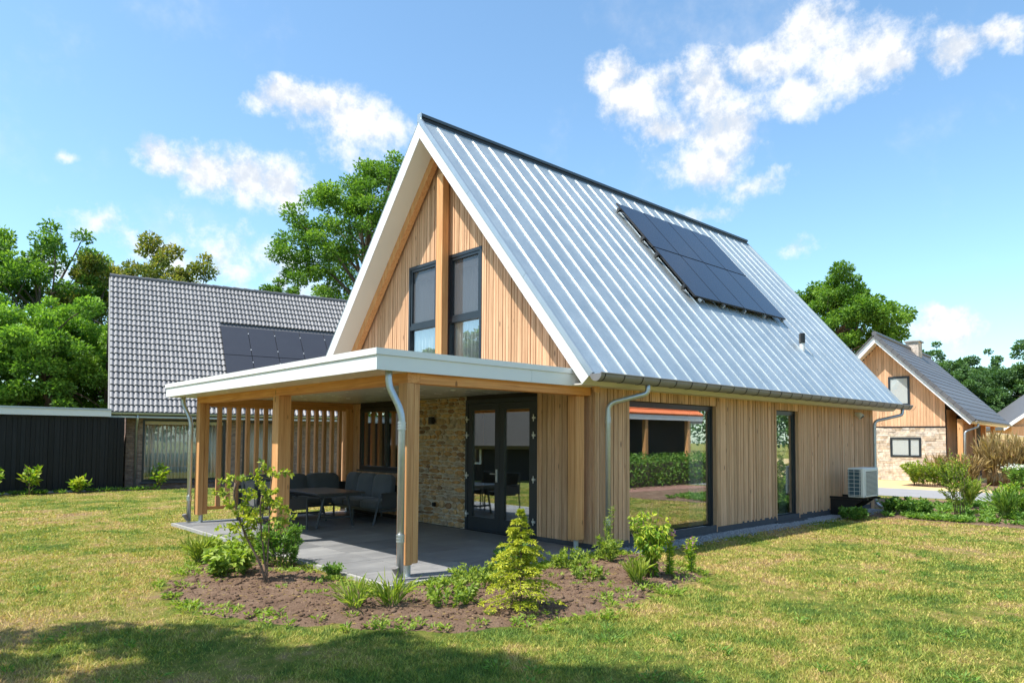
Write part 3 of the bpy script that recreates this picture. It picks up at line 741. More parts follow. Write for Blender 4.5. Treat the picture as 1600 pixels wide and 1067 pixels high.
# ------------------------------------------------------------------ porch
porch = thing('covered_porch', 'flat roofed porch on larch posts with white fascia in front of the gable', 'porch')
CX0, CY0, CY1 = -3.985, -0.02, 8.02
canopy = MB().box((CX0 + .03, 0.03), (CY0 + .03, CY1 - .03), (2.545, 2.735)).build('canopy_deck', KERB, porch)
def fascia(x, y, nm='fascia_board'): MB().box(x, y, (2.525, 2.705)).build(nm, WHITE, canopy)
fascia((CX0, CX0 + .025), (CY0 + .0255, 3.10)); fascia((CX0, CX0 + .025), (3.104, 6.2)); fascia((CX0, CX0 + .025), (6.204, CY1))
fascia((CX0, -1.42), (CY0, CY0 + .025)); fascia((-1.416, 0.0), (CY0, CY0 + .025)); fascia((CX0 + .026, 0.0), (CY1 - .025, CY1))
for x, y in (((CX0 - .018, CX0 + .07), (CY0 + .056, CY1 + .018)), ((CX0 - .018, 0.0), (CY0 - .018, CY0 + .055)), ((CX0 + .071, 0.0), (CY1 - .05, CY1 + .018))):
    MB().box(x, y, (2.707, 2.785)).build('roof_edge_trim', WHITE, canopy)
for k in range(4):
    x0 = CX0 + .027 + (-CX0 - .03) / 4 * k
    MB().box((x0, x0 + (-CX0 - .03) / 4 - .003), (CY0 + .027, CY1 - .027), (2.527, 2.543)).build('ceiling_panel', CEIL, canopy)
PXA, PXB = -3.50, -3.30
MB().box((PXA + .005, PXB - .005), (.05, 7.66), (2.40, 2.526)).build('front_beam', LARCH_Y, porch)
MB().box((PXB, -.05), (.055, .245), (2.4005, 2.526)).build('side_beam', LARCH_X, porch)
MB().box((PXB, -.0), (7.52, 7.66), (2.40, 2.526)).build('rear_beam', LARCH_X, porch)
for (x0, x1, y0, y1, grooved) in ((PXA, PXB, .05, .25, 1), (-3.50, -3.28, 3.76, 3.98, 0), (PXA, PXB, 7.46, 7.66, 1), (-.28, -.10, .14, .33, 0), (-.17, -.0, 7.48, 7.66, 0)):
    if grooved:
        xm = x0 + .105; pb = MB().box((x0, xm), (y0, y1), (.15, 2.399), .006).box((xm + .006, x1), (y0 + .012, y1 - .012), (.16, 2.398), .006)
    else: pb = MB().box((x0, x1), (y0, y1), (.15, 2.399), .006)
    po = pb.build('post', LARCH, porch)
    cx, cy_ = (x0 + x1) / 2, (y0 + y1) / 2
    MB().tube([(cx, cy_, -.005), (cx, cy_, .165)], .042, 12).box((cx - .07, cx + .07), (cy_ - .07, cy_ + .07), (-.003, .006)).build('post_foot', STEEL, po)
screen = MB().box((-3.29, -.18), (7.53, 7.65), (2.345, 2.398)).build('slat_screen', LARCH_X, porch)
MB().box((-3.29, -.18), (7.54, 7.64), (.24, .30)).build('screen_rail', LARCH_X, screen)
for k in range(15):
    x = -3.09 + .1975 * k; bx('slat', SLATW, (x - .008, x + .066), (7.545, 7.635), (.302, 2.344), screen)
downpipe('downpipe', [(-3.74, .10, 2.55), (-3.74, .10, 2.36), (-3.62, -.02, 2.02), (-3.62, -.02, .03)], .043, porch, [(-3.62, -.02, 1.86), (-3.62, -.02, .50)])
downpipe('downpipe', [(-3.70, 7.85, 2.55), (-3.70, 7.85, 2.38), (-3.60, 7.66, 2.05), (-3.60, 7.66, .02)], .043, porch, [(-3.60, 7.66, 1.80), (-3.60, 7.66, .48)])
for (x, y) in ((-3.62, -.02), (-3.60, 7.66)):
    MB().tube([(x - .03, y - .02, .06), (x - .10, y - .05, .15), (x - .105, y - .052, .17)], [.03, .04, .042], 10).build('leaf_catcher', GUTZ, porch)
for i, (x, y) in enumerate(((-1.2, 2.1), (-2.6, 2.1), (-1.2, 5.6), (-2.6, 5.6))):
    MB().tube([(x, y, 2.528), (x, y, 2.518)], .045, 14).build('ceiling_spot', WHITE, porch)

# ------------------------------------------------------------------ fittings on the house
lamp = thing('wall_lamp', 'small black cube wall lamp on the stone panel under the porch', 'lamp', (0.0, 4.24, 2.0))
MB().box((-.13, -.045), (-.055, .055), (0, .15), .004).build('lamp_body', BLACK, lamp)
MB().box((-.046, -.01), (-.03, .03), (.04, .11)).build('mounting_plate', BLACK, lamp)
MB().box((-.124, -.05), (-.048, .048), (.150, .154)).build('lamp_lens', WHITE, lamp)
sock = thing('outdoor_socket', 'small dark outdoor socket low on the stone panel', 'socket', (0.0, 4.20, .36))
MB().box((-.055, -.01), (-.035, .035), (0, .08), .004).build('socket_box', SOLARF, sock)
MB().box((-.062, -.056), (-.03, .03), (.02, .075)).build('socket_lid', BLACK, sock)
spot = thing('eave_lamp', 'small dome lamp on the side wall under the far eave', 'lamp', (10.15, -.0, 2.30))
MB().tube([(0, .0, .10), (0, -.05, .10), (0, -.10, .08), (0, -.16, .02)], [.05, .06, .075, .075], 14).build('lamp_body', HPCASE, spot, smooth=False)
MB().tube([(0, -.155, .024), (0, -.163, .014)], .06, 14).build('lamp_lens', BLACK, spot)

# solar panels on the metal roof
arr = thing('solar_panel_array', 'black solar panels in two rows of four on the galvanised metal roof', 'solar panels', (0, 0, 0))
ax0, ax1 = 4.68, 8.87; pw = (ax1 - ax0) / 4; t0 = 2.678; ph = 1.688
pmesh = MB().box((.006, pw - .006), (.006, ph - .006), (-.034, 0)).build('tmp', SOLARF).data; bpy.data.objects.remove(bpy.data.objects['tmp'])
cmesh = MB().box((.016, pw - .016), (.016, ph - .016), (0.0005, .004)).build('tmp', SOLAR).data; bpy.data.objects.remove(bpy.data.objects['tmp'])
for r_ in range(2):
    for c in range(4):
        p = obj('solar_panel', pmesh, arr, on_slope(ax0 + pw * c, t0 + (ph + .012) * r_, .145), (ANG, 0, 0))
        obj('cell_glass', cmesh, p)
    for tt in (.35, 1.45):
        obj('mounting_rail', MB().box((-.06, ax1 - ax0 + .04), (-.02, .02), (-.075, -.036)).build('tmp', SOLARF).data, arr, on_slope(ax0, t0 + (ph + .012) * r_ + tt, .145), (ANG, 0, 0)); bpy.data.objects.remove(bpy.data.objects['tmp'])
        bm_ = MB().box((-.075, -.005), (-.04, .04), (-.09, -.02)).box((-.05, -.03), (-.02, .02), (-.13, -.08)).build('tmp', BLACK).data; bpy.data.objects.remove(bpy.data.objects['tmp'])
        obj('rail_clamp', bm_, arr, on_slope(ax0, t0 + (ph + .012) * r_ + tt, .145), (ANG, 0, 0))
for k in range(5):
    bm_ = MB().box((-.02, .02), (-.05, .03), (-.10, -.03)).build('tmp', STEEL).data; bpy.data.objects.remove(bpy.data.objects['tmp'])
    obj('lower_clamp', bm_, arr, on_slope(ax0 + .25 + k * .95, t0, .145), (ANG, 0, 0))

# heat pump
hp = thing('heat_pump', 'white heat pump unit on a black bracket at the far end of the side wall', 'heat pump', (8.48, -.62, .41))
MB().box((0, .92), (-.17, .17), (0, .68), .012).build('casing', HPCASE, hp)
fn = MB().box((-.006, -.001), (-.12, .165), (.03, .64)).build('fin_side', HPFIN, hp)
for k in range(7): MB().box((-.016, -.007), (-.12, .165), (.05 + .09 * k, .058 + .09 * k)).build('guard_wire', HPCASE, fn)
for k in range(3): MB().box((-.0165, -.0075), (-.10 + .12 * k, -.094 + .12 * k), (.03, .64)).build('guard_wire', HPCASE, fn)
MB().box((-.022, -.002), (-.172, -.125), (0.01, .67)).build('corner_trim', HPCASE, hp)
gl = MB().box((.12, .80), (-.181, -.171), (.05, .60)).build('front_panel', HPGRILL, hp)
for k in range(18): MB().box((.13, .79), (-.188, -.182), (.07 + .029 * k, .078 + .029 * k)).build('grille_slat', HPCASE, gl)
MB().box((.09, .835), (-.192, -.1705), (.60, .64)).box((.09, .12), (-.192, -.1705), (.04, .60)).box((.80, .835), (-.192, -.1705), (.04, .60)).box((.09, .835), (-.192, -.1705), (.015, .045)).build('panel_rim', HPCASE, hp)
MB().box((.845, .90), (-.176, -.1705), (.52, .62)).build('sticker', TEAL, hp)
for x in (.06, .80):
    MB().box((x, x + .06), (-.24, .62), (-.055, -.004)).prism([(.60, -.48), (.60, -.06), (-.12, -.06), (.45, -.48)], x + .005, x + .055).build('wall_bracket', BLACK, hp)
# ------------------------------------------------------------------ porch furniture
def cushion(name, x, y, z, parent, puff=.03, lean=None, mat=None):
    """soft block: subdivided box with bulging faces"""
    nx_, ny_, nz_ = 7, 7, 5; V = []; idx = {}; F = []
    def put(i, j, k):
        if (i, j, k) in idx: return idx[(i, j, k)]
        u, v, w = i / nx_ * 2 - 1, j / ny_ * 2 - 1, k / nz_ * 2 - 1
        def sq(a): return math.copysign(abs(a) ** .75, a)
        sx, sy, sz = (x[1] - x[0]) / 2, (y[1] - y[0]) / 2, (z[1] - z[0]) / 2
        bul = lambda a, b: (1 - a ** 4) * (1 - b ** 4)
        r = .5 * min(sx, sy, sz)
        px, py, pz = sq(u) * sx, sq(v) * sy, sq(w) * sz
        # round the corners
        ex, ey, ez = max(0, abs(px) - (sx - r)), max(0, abs(py) - (sy - r)), max(0, abs(pz) - (sz - r))
        ln = math.sqrt(ex * ex + ey * ey + ez * ez)
        if ln > r:
            f = r / ln
            px = math.copysign((sx - r) + ex * f, px) if ex > 0 else px
            py = math.copysign((sy - r) + ey * f, py) if ey > 0 else py
            pz = math.copysign((sz - r) + ez * f, pz) if ez > 0 else pz
        if abs(u) == 1: px += math.copysign(puff * bul(v, w), u)
        if abs(v) == 1: py += math.copysign(puff * bul(u, w), v)
        if abs(w) == 1: pz += math.copysign(puff * bul(u, v), w)
        nz = mnoise.noise(Vector((px * 5 + x[0] * 3, py * 5 + y[0] * 7, pz * 5))) * .010
        p = Vector(((x[0] + x[1]) / 2 + px + nz, (y[0] + y[1]) / 2 + py + nz, (z[0] + z[1]) / 2 + pz + nz * .5))
        if lean:
            h = p.z - z[0]; p.x += lean[0] * h; p.y += lean[1] * h
        idx[(i, j, k)] = len(V); V.append(p); return idx[(i, j, k)]
    for i in range(nx_):
        for j in range(ny_):
            F.append((put(i, j, 0), put(i, j + 1, 0), put(i + 1, j + 1, 0), put(i + 1, j, 0))); F.append((put(i, j, nz_), put(i + 1, j, nz_), put(i + 1, j + 1, nz_), put(i, j + 1, nz_)))
    for i in range(nx_):
        for k in range(nz_):
            F.append((put(i, 0, k), put(i + 1, 0, k), put(i + 1, 0, k + 1), put(i, 0, k + 1))); F.append((put(i, ny_, k), put(i, ny_, k + 1), put(i + 1, ny_, k + 1), put(i + 1, ny_, k)))
    for j in range(ny_):
        for k in range(nz_):
            F.append((put(0, j, k), put(0, j, k + 1), put(0, j + 1, k + 1), put(0, j + 1, k))); F.append((put(nx_, j, k), put(nx_, j + 1, k), put(nx_, j + 1, k + 1), put(nx_, j, k + 1)))
    return obj(name, mesh_from(name, V, F, mat or FABRIC, True), parent)

sofa = thing('corner_sofa', 'charcoal cushioned corner sofa on a grey frame under the porch window', 'sofa', (-.6, 7.1, 0))
SO = Vector((-.6, 7.1, 0))
def rel(r): return lambda x, y: ((x[0] - SO.x, x[1] - SO.x), (y[0] - SO.y, y[1] - SO.y))
q = rel(0)
fr = MB()
for (x, y) in (((-2.75, -.10), (6.70, 6.75)), ((-2.75, -.10), (7.36, 7.41)), ((-.90, -.85), (4.84, 6.70)), ((-.15, -.10), (4.84, 7.36)), ((-2.75, -2.70), (6.75, 7.36)), ((-.85, -.15), (4.84, 4.89)), ((-.85, -.15), (6.0, 6.05))):
    fr.box(*q(x, y), (.24, .285))
fr.build('frame', ALU, sofa)
for (x, y) in ((-2.72, 6.72), (-2.72, 7.38), (-1.5, 6.72), (-1.5, 7.38), (-.12, 7.38), (-.88, 6.72), (-.12, 6.0), (-.88, 5.9)):
    MB().tube([(x - SO.x, y - SO.y, 0), (x - SO.x, y - SO.y, .25)], .022, 8).build('leg', ALU, sofa)
# open end frame of the sofa (arm with splayed legs)
MB().tube([(-1.06 - SO.x, 4.80 - SO.y, 0), (-.86 - SO.x, 4.86 - SO.y, .60), (-.30 - SO.x, 4.86 - SO.y, .62), (-.12 - SO.x, 4.82 - SO.y, 0)], .024, 8).build('arm_frame', ALU, sofa)
MB().box(*q((-.82, -.26), (4.855, 4.865)), (.34, .60)).build('arm_sling', TEXTILENE, sofa)
MB().box(*q((-2.70, -.16), (7.40, 7.43)), (.28, .72)).box(*q((-.13, -.10), (4.95, 7.40)), (.28, .72)).build('back_frame', ALU, sofa)
for (a, b) in ((-2.70, -1.83), (-1.81, -.92)):
    cushion('seat_cushion', *q((a, b), (6.68, 7.25)), (.29, .44), sofa, .02)
for (a, b) in ((4.92, 5.56), (5.58, 6.24), (6.26, 7.25)):
    cushion('seat_cushion', *q((-.93, -.28), (a, b)), (.29, .44), sofa, .02)
for (a, b) in ((-2.65, -1.98), (-1.96, -1.28), (-1.26, -.52)):
    cushion('back_cushion', *q((a, b), (7.16, 7.32)), (.44, .90), sofa, .035, (0, .10))
for (a, b) in ((5.32, 5.97), (5.99, 6.62), (6.64, 7.12)):
    cushion('back_cushion', *q((-.42, -.25), (a, b)), (.44, .91), sofa, .035, (.14, 0))

TBX0, TBX1, TBY0, TBY1 = -2.25, -1.24, 4.80, 6.42
table = thing('patio_table', 'grey rectangular lounge dining table on splayed legs under the porch', 'table', ((TBX0 + TBX1) / 2, (TBY0 + TBY1) / 2, 0))
tx, ty = (TBX1 - TBX0) / 2, (TBY1 - TBY0) / 2
MB().box((-tx, tx), (-ty, ty), (.635, .675), .006).build('table_top', TABLETOP, table)
MB().box((-tx + .06, tx - .06), (-ty + .06, ty - .06), (.60, .634)).build('apron', ALU, table)
for sx in (-1, 1):
    for sy in (-1, 1):
        MB().tube([(sx * (tx - .26), sy * (ty - .24), .60), (sx * (tx - .12), sy * (ty - .26), 0.0)], [.028, .022], 8).build('leg', ALU, table)
for sy in (-1, 1): MB().box((-.32, .32), (sy * (ty - .25) - .02, sy * (ty - .25) + .02), (.17, .21)).build('cross_bar', ALU, table)
MB().box((-.025, .025), (-ty + .25, ty - .25), (.175, .205)).build('stretcher', ALU, table)

def armchair(label, loc, rz):
    t_ = thing('armchair', label, 'chair', loc, rz, 'armchairs at the patio table')
    for sy in (-1, 1):
        y = sy * .29
        MB().tube([(.26, y, 0), (.24, y, .61), (-.30, y, .63), (-.36, y, 0)], .017, 8).build('arm_frame', ALU, t_)
    MB().box((-.24, .26), (-.27, .27), (.38, .41)).build('seat', TEXTILENE, t_)
    MB().prism([(-.25, .40), (-.225, .40), (-.335, .88), (-.36, .88)], -.27, .27, 'y').build('backrest', TEXTILENE, t_)
    MB().tube([(-.345, -.28, .40), (-.35, -.28, .89), (-.35, .28, .89), (-.345, .28, .40)], .015, 8).build('back_frame', ALU, t_)
    MB().box((-.30, .24), (-.295, -.285), (.41, .60)).build('side_sling', TEXTILENE, t_); MB().box((-.30, .24), (.285, .295), (.41, .60)).build('side_sling', TEXTILENE, t_)
    cushion('seat_cushion', (-.20, .25), (-.26, .26), (.412, .48), t_, .012)
    return t_
armchair('grey sling armchair at the patio table, the one nearer the front porch post', (-2.62, 5.28, 0), .05)
armchair('grey sling armchair at the patio table, half hidden behind the middle post', (-2.66, 6.08, 0), -.03)

# ------------------------------------------------------------------ curtains
def curtain(name_label, p0, p1, z0, z1, amp=.03, waves=7):
    n = waves * 8; V = []; F = []
    d = (Vector(p1) - Vector(p0)); nn = Vector((-d.y, d.x)).normalized()
    for s in (0, .006):
        for i in range(n + 1):
            u = i / n; a = amp * math.sin(u * waves * 2 * math.pi) + amp * .4 * math.sin(u * waves * 3.3 + 1)
            p = Vector(p0) + d * u + nn * (a + s)
            V += [(p.x, p.y, z0), (p.x, p.y, z1)]
    m_ = 2 * (n + 1)
    for i in range(n):
        a = i * 2; F += [(a, a + 2, a + 3, a + 1), (m_ + a + 1, m_ + a + 3, m_ + a + 2, m_ + a), (a, m_ + a, m_ + a + 2, a + 2), (a + 1, a + 3, m_ + a + 3, m_ + a + 1)]
    F += [(0, 1, m_ + 1, m_), (2 * n, m_ + 2 * n, m_ + 2 * n + 1, 2 * n + 1)]
    o = obj('curtain', mesh_from('curtain', V, F, CURT, True)); tag(o, name_label, 'curtain', 'curtains behind the windows'); return o
curtain('white curtain gathered at the right edge of the large side window', (3.10, .30), (3.48, .30), 0.02, 2.42)
curtain('white curtain at the right edge of the narrow side window', (6.62, .30), (6.95, .30), 0.02, 2.42, .02, 5)
curtain('white curtain at the left edge of the large side window', (0.86, .30), (1.02, .30), 0.02, 2.42, .02, 3)
curtain('white curtain behind the right gable window', (.15, 2.85), (.15, 3.80), 2.64, 5.3, .035, 8)
curtain('white curtain behind the left gable window', (.15, 4.25), (.15, 5.20), 2.64, 5.3, .035, 8)

# ------------------------------------------------------------------ left neighbour
NTH = R(-11.06); NS = (8.06 - 2.57) / 4.77; NA = math.atan(NS); NLEN = 17.0
nb = thing('neighbour_house', 'brick house with grey pantile roof and dark solar panels behind the porch', 'house', (-2.56, 19.08, GZ), NTH)
EZ = 2.57 - GZ; RZ = 8.06 - GZ; NL = 4.77 / math.cos(NA)
nwall = wall_with_openings('x', .55, NLEN - .3, 0, EZ - .05, .47, .75, [(1.05, 3.75, .22, 2.40), (4.35, 5.9, .22, 2.40)])
nwall.box((.55, .8), (.75, 9.0), (0, EZ)).prism([(.5, EZ - .05), (9.0, EZ - .05), (4.77, RZ - .35)], .55, .8, 'x')
nwo = nwall.build('brick_wall', BRICK, nb)
MB().box((.9, 7), (3.0, 3.1), (0, 2.6)).build('inside_wall', PLASTER, nb)
MB().box((.8, 7), (.76, 3.0), (.1, .14)).build('inside_floor', FLOORIN, nb)
for (a, b) in ((1.05, 3.75), (4.35, 5.9)):
    w_ = frame_ring(MB(), 'x', (a, b), (.22, 2.40), (.50, .60), .07, .09).build('window', FRAME, nb)
    pane(w_, 'x', (a + .065, b - .065), (.30, 2.335), .55, GLASS_N)
    MB().box((a - .05, b + .05), (.40, .52), (.16, .215)).build('sill', SILL, w_)
MB().box((1.12, 3.68), (.62, .66), (2.22, 2.33)).build('blind_box', WHITE, nb)
nroof = MB().prism([(0, EZ), (.02, EZ - .14), (.5, EZ - .14), (4.77, RZ - .30), (4.77, RZ)], 0.02, NLEN, 'x').prism([(9.54, EZ), (4.77, RZ), (4.77, RZ - .30), (9.5, EZ - .14)], 0.0205, NLEN - .001, 'x').build('roof', TILE_D, nb)
MB().box((.0, .02), (0, .01), (0, .01)).build('tmp', WHITE); bpy.data.objects.remove(bpy.data.objects['tmp'])
MB().prism([(0, EZ - .01), (.13, EZ - .16), (4.77, RZ - .22), (4.77, RZ - .02)], -.02, .018, 'x').build('verge_board', KERB, nroof)
# pantiles: two waves per tile
TWD, TRH = .30, NL / 23.0
prof = [(i / 20 * TWD, .042 * max(0.0, math.sin(math.pi * min(1.0, ((i % 10) / 10) / .76))) ** .5) for i in range(21)]
V = []; F = []
for (yy, dz) in ((0.0, .046), (TRH + .01, 0.0)):
    for x, h in prof: V.append((x, yy, h + dz))
for i in range(20): F.append((i, i + 1, 22 + i, 21 + i))
for x, h in prof: V.append((x, 0.0, h - .034))
for x, h in prof: V.append((x, 0.0, h + .046))
for i in range(20): F.append((42 + i, 43 + i, 64 + i, 63 + i))
tile_mesh = mesh_from('roof_tile', V, F, TILE, True)
tv = np.array(V); tf = np.array(F)
def slope_mat(x, t, n): # local frame of the neighbour roof
    return Vector((x, t * math.cos(NA) - n * math.sin(NA), EZ + t * math.sin(NA) + n * math.cos(NA)))
restV = []; restF = []; cnt = 0; cells = []
for r_ in range(23):
    for c in range(int(10.8 / TWD) + 20):
        cells.append((r_, c))
inpanel = lambda x, t: 3.75 < x < 10.0 and 1.3 < t < 4.75
cells = [(r_, c) for r_, c in cells if not inpanel(c * TWD, r_ * TRH)]
big = [(r_, c) for r_, c in cells if c * TWD < 3.9]     # the open left part of the roof shows largest
singles = set(big[:300])
ca, sa = math.cos(NA), math.sin(NA)
for r_, c in cells:
    x, t = .02 + c * TWD, -.05 + r_ * TRH
    if (r_, c) in singles:
        obj('roof_tile', tile_mesh, nroof, slope_mat(x, t, .015 + rng.uniform(-.002, .002)), (NA, 0, 0))
    else:
        o_ = slope_mat(x, t, .015); b = len(restV) * len(V)
        P_ = np.stack([tv[:, 0] + o_.x, tv[:, 1] * ca - tv[:, 2] * sa + o_.y, tv[:, 1] * sa + tv[:, 2] * ca + o_.z], 1)
        restV.append(P_); restF.append(tf + b)
stuff(obj('further_roof_tiles', mesh_np('further_roof_tiles', np.concatenate(restV), np.concatenate(restF), TILE, smooth=True), nroof))
rid = MB()
k = 0
while k * .42 < NLEN:
    MB().tube([(k * .42, 4.77, RZ + .035), (k * .42 + .43, 4.77, RZ + .02)], [.105, .095], 10).build('ridge_tile', TILE_D, nroof); k += 1
    if k > 30: break
ng = MB().prism([(-.10 - .07 * math.cos(math.pi * i / 8), EZ - .03 - .075 * math.sin(math.pi * i / 8)) for i in range(9)], -.05, NLEN, 'x').box((0, NLEN), (-.03, .5), (EZ - .20, EZ - .141)).build('gutter', CAPZ, nb)
MB().tube([(.85, -.08, EZ - .1), (.85, -.08, EZ - .25), (.85, .42, EZ - .5), (.85, .42, .02)], .04, 10).build('downpipe', PIPEZ, nb, smooth=True)
arr2 = thing('solar_panel_array', 'dark solar panels in two rows on the grey tiled roof behind the porch', 'solar panels', (-2.56, 19.08, GZ), NTH)
pw2, ph2 = 1.04, 1.66
pm2 = MB().box((.006, pw2 - .006), (.004, ph2 - .004), (-.03, 0)).build('tmp', SOLARF).data; bpy.data.objects.remove(bpy.data.objects['tmp'])
cm2 = MB().box((.012, pw2 - .012), (.010, ph2 - .010), (.0005, .004)).build('tmp', SOLAR_N).data; bpy.data.objects.remove(bpy.data.objects['tmp'])
cl2 = MB().box((-.015, .015), (-.03, .03), (.004, .014)).build('tmp', CHROME).data; bpy.data.objects.remove(bpy.data.objects['tmp'])
for r_ in range(2):
    for c in range(6):
        p = obj('solar_panel', pm2, arr2, slope_mat(3.85 + pw2 * c, 1.35 + (ph2 + .01) * r_, .14), (NA, 0, 0)); obj('cell_glass', cm2, p)
        for tt in (.35, 1.3): obj('panel_clamp', cl2, arr2, slope_mat(3.85 + pw2 * (c + 1), 1.35 + (ph2 + .01) * r_ + tt, .14), (NA, 0, 0))
curtain('pale pleated curtain behind the large window of the brick house', (-1.35, 19.75), (1.05, 19.28), .20, 2.25, .04, 22)
curtain('pale pleated curtain behind the second window of the brick house, seen through the slats', (1.95, 19.10), (3.1, 18.88), .20, 2.25, .04, 11)

# black boarded shed left of the brick house
shed = thing('black_shed', 'flat roofed shed of black vertical boards with white roof edge at the left', 'shed', (-2.1, 18.95, GZ))
sw = MB().box((-14, 0), (.03, 5), (0, 2.36)).build('shed_wall', BLACKWOOD, shed)
x = 0.0
while x > -6.2:
    w_ = rng.choice([.095, .125, .155]); bx('board', BLACKWOOD, (x - w_ + .006, x - .002), (rng.choice([-.012, .0, .006]), .029), (.03, 2.42), sw); x -= w_
bx('board', BLACKWOOD, (-14, x - .01), (0, .029), (.03, 2.42), sw)
MB().box((-14.2, -.45), (-.16, 5.2), (2.44, 2.69)).build('roof_edge', WHITE, shed)
MB().box((-14.2, -.448), (-.18, -.155), (2.64, 2.70)).build('edge_trim', CAPZ, shed)
MB().box((-14, .02), (-.05, .03), (-.03, .05)).build('base_strip', KERB, shed)

# ------------------------------------------------------------------ house on the right
RTH = R(6.0)
rh = thing('brick_gable_house', 'timber and pale stone gable house with dark tiled roof at the right edge', 'house', (25.39, 4.99, GZ), RTH)
# local: x along the ridge (away), y to the left along the gable
RHS = (6.6 - 2.67) / 3.77; RA = math.atan(RHS); RAZ = 6.6 - GZ; HWD = 3.77
def rz(y): return RAZ - RHS * abs(y)
rw = MB().prism([(-2.6, 2.42), (3.0, 2.42), (3.0, rz(3.0) - .35), (0, RAZ - .35), (-2.6, rz(2.6) - .35)], .62, .9, 'x').box((.60, .9), (-2.6, 3.0), (0, 2.42)).box((.9, 11.5), (-2.6, -2.4), (0, 3.4)).box((.9, 11.5), (2.8, 3.0), (0, 3))
rw.box((3.2, 3.4), (-3.2, -2.6), (0, 3.0))
rwall = rw.build('gable_wall', BACK, rh)
y = -2.6
while y < 2.95:
    w_ = rng.choice([.11, .14]); 
    a, b = y, min(y + w_, 3.0); y += w_
    segs = [(2.46, min(rz(a), rz(b)) - .30)]
    if -1.26 < (a + b) / 2 < -.38: segs = [(2.46, 3.38), (4.74, min(rz(a), rz(b)) - .30)]
    for z0, z1 in segs:
        if z1 > z0: bx('board', CLAD, (.595, .619), (a + .004, b - .004), (z0, z1), rwall)
k = 0
for j in range(70):
    bx('board', CLAD, (.92 + j * .13, 1.045 + j * .13), (-2.625, -2.602), (.05, 3.2), rwall)
    if .92 + j * .13 > 8.5: break
MB().box((.56, .62), (-2.64, 3.0), (2.40, 2.458)).build('ledge_strip', SOLARF, rh)
swl = MB().box((.585, .598), (-2.6, .7), (0, 2.40)).build('stone_wall', MORTAR, rh)
z = .01
while z < 2.36:
    h = rng.choice([.07, .09, .11]); h = min(h, 2.395 - z); y = -2.61 - rng.uniform(0, .2)
    while y < .6:
        w_ = rng.uniform(.18, .5); a, b = max(y, -2.62), min(y + w_, .65); y += w_
        zc = z + h / 2; inwin = (zc > 1.06 and zc < 1.97)
        if inwin and a < -.42 and b > -1.66:
            if a < -1.70: b = -1.67
            elif b > -.38: a = -.41
            else: continue
        if b - a > .04: bx('stone', STRIPSTONE, (.575 + rng.uniform(-.012, .008), .587), (a + .006, b - .006), (z + .005, z + h - .003), swl)
    z += h
for (ya, yb, za, zb, mul) in ((-1.25, -.38, 3.41, 4.73, 0), (-1.66, -.42, 1.08, 1.96, 1)):
    w_ = frame_ring(MB(), 'y', (ya, yb), (za, zb), (.545, .5845 if mul else .60), .085).build('window', FRAME, rh)
    if mul: MB().box((.547, .572), (ya + .42, ya + .50), (za + .085, zb - .085)).build('mullion', FRAME, w_)
    pane(w_, 'y', (ya + .08, yb - .08), (za + .08, zb - .08), .558, GLASS_N)
    MB().box((.5735, .5825), (ya, yb), (za, zb)).build('net_curtain', CURT, w_)
rr = MB().prism([(-HWD, 2.67 - GZ), (-HWD + .16, 2.60 - GZ - .10), (0, RAZ - .34), (0, RAZ)], 0, 11.7, 'x').prism([(HWD, 2.67 - GZ), (0, RAZ), (0, RAZ - .34), (HWD - .16, 2.60 - GZ - .10)], .0005, 11.699, 'x').build('roof', OFFWHITE, rh)
MB().prism([(-HWD, 2.67 - GZ), (-HWD + .17, 2.45 - GZ), (0, RAZ - .36), (HWD - .17, 2.45 - GZ), (HWD, 2.67 - GZ), (0, RAZ - .02)], -.02, -.001, 'x').build('verge_board', WHITE, rr)
NLc = math.hypot(HWD, RAZ - (2.67 - GZ)); ncs = 16; cw = NLc / ncs
for k in range(ncs):
    t0_ = -.06 + k * cw
    for sgn in ((-1, 1) if k > 8 else (-1,)):
        cm_ = MB().box((-.10, 11.75), (0, cw + .04), (-.008, .022)).build('tmp', TILE_D).data; bpy.data.objects.remove(bpy.data.objects['tmp'])
        o_ = obj('tile_course', cm_, rr, (0, sgn * (HWD - t0_ * math.cos(RA)), 2.67 - GZ + t0_ * math.sin(RA) + .03), (0, 0, 0))
        o_.rotation_euler = (RA - .05, 0, 0) if sgn < 0 else (math.pi - RA + .05, 0, 0)
        if sgn > 0: o_.data.transform(Matrix.Scale(-1, 4, (0, 0, 1)))
        if sgn < 0:
            vm_ = MB().box((-.13, .10), (0, cw - .01), (-.12, .04)).build('tmp', TILE_D).data; bpy.data.objects.remove(bpy.data.objects['tmp'])
            obj('verge_tile', vm_, rr, (0, -(HWD - t0_ * math.cos(RA)), 2.67 - GZ + t0_ * math.sin(RA) + .03), (RA - .05, 0, 0))
MB().tube([(-.12, 0, RAZ + .05), (11.75, 0, RAZ + .05)], .11, 10).build('ridge_tile', TILE_D, rr)
chm = MB().box((6.6, 7.5), (-.45, .15), (RAZ - .9, RAZ + .38)).build('chimney', STRIPSTONE, rr)
MB().box((6.52, 7.58), (-.53, .23), (RAZ + .38, RAZ + .45)).build('chimney_cap', KERB, chm)
MB().prism([(-HWD - .07 - .06 * math.cos(math.pi * i / 8), 2.62 - GZ - .07 * math.sin(math.pi * i / 8)) for i in range(9)], -.1, 11.8, 'x').build('gutter', GUTZ, rh)
MB().tube(bend([(.5, -HWD - .05, 2.55), (.5, -HWD - .05, 2.42), (.3, -3.36, 2.2), (.3, -3.36, 0)], .12), .045, 10).build('downpipe', PIPEZ, rh, smooth=True)
for x in (.25, 3.4, 6.6, 9.8):
    MB().box((x, x + .2), (-3.30, -3.1), (0, 2.75), .008).build('post', LARCH, rh)
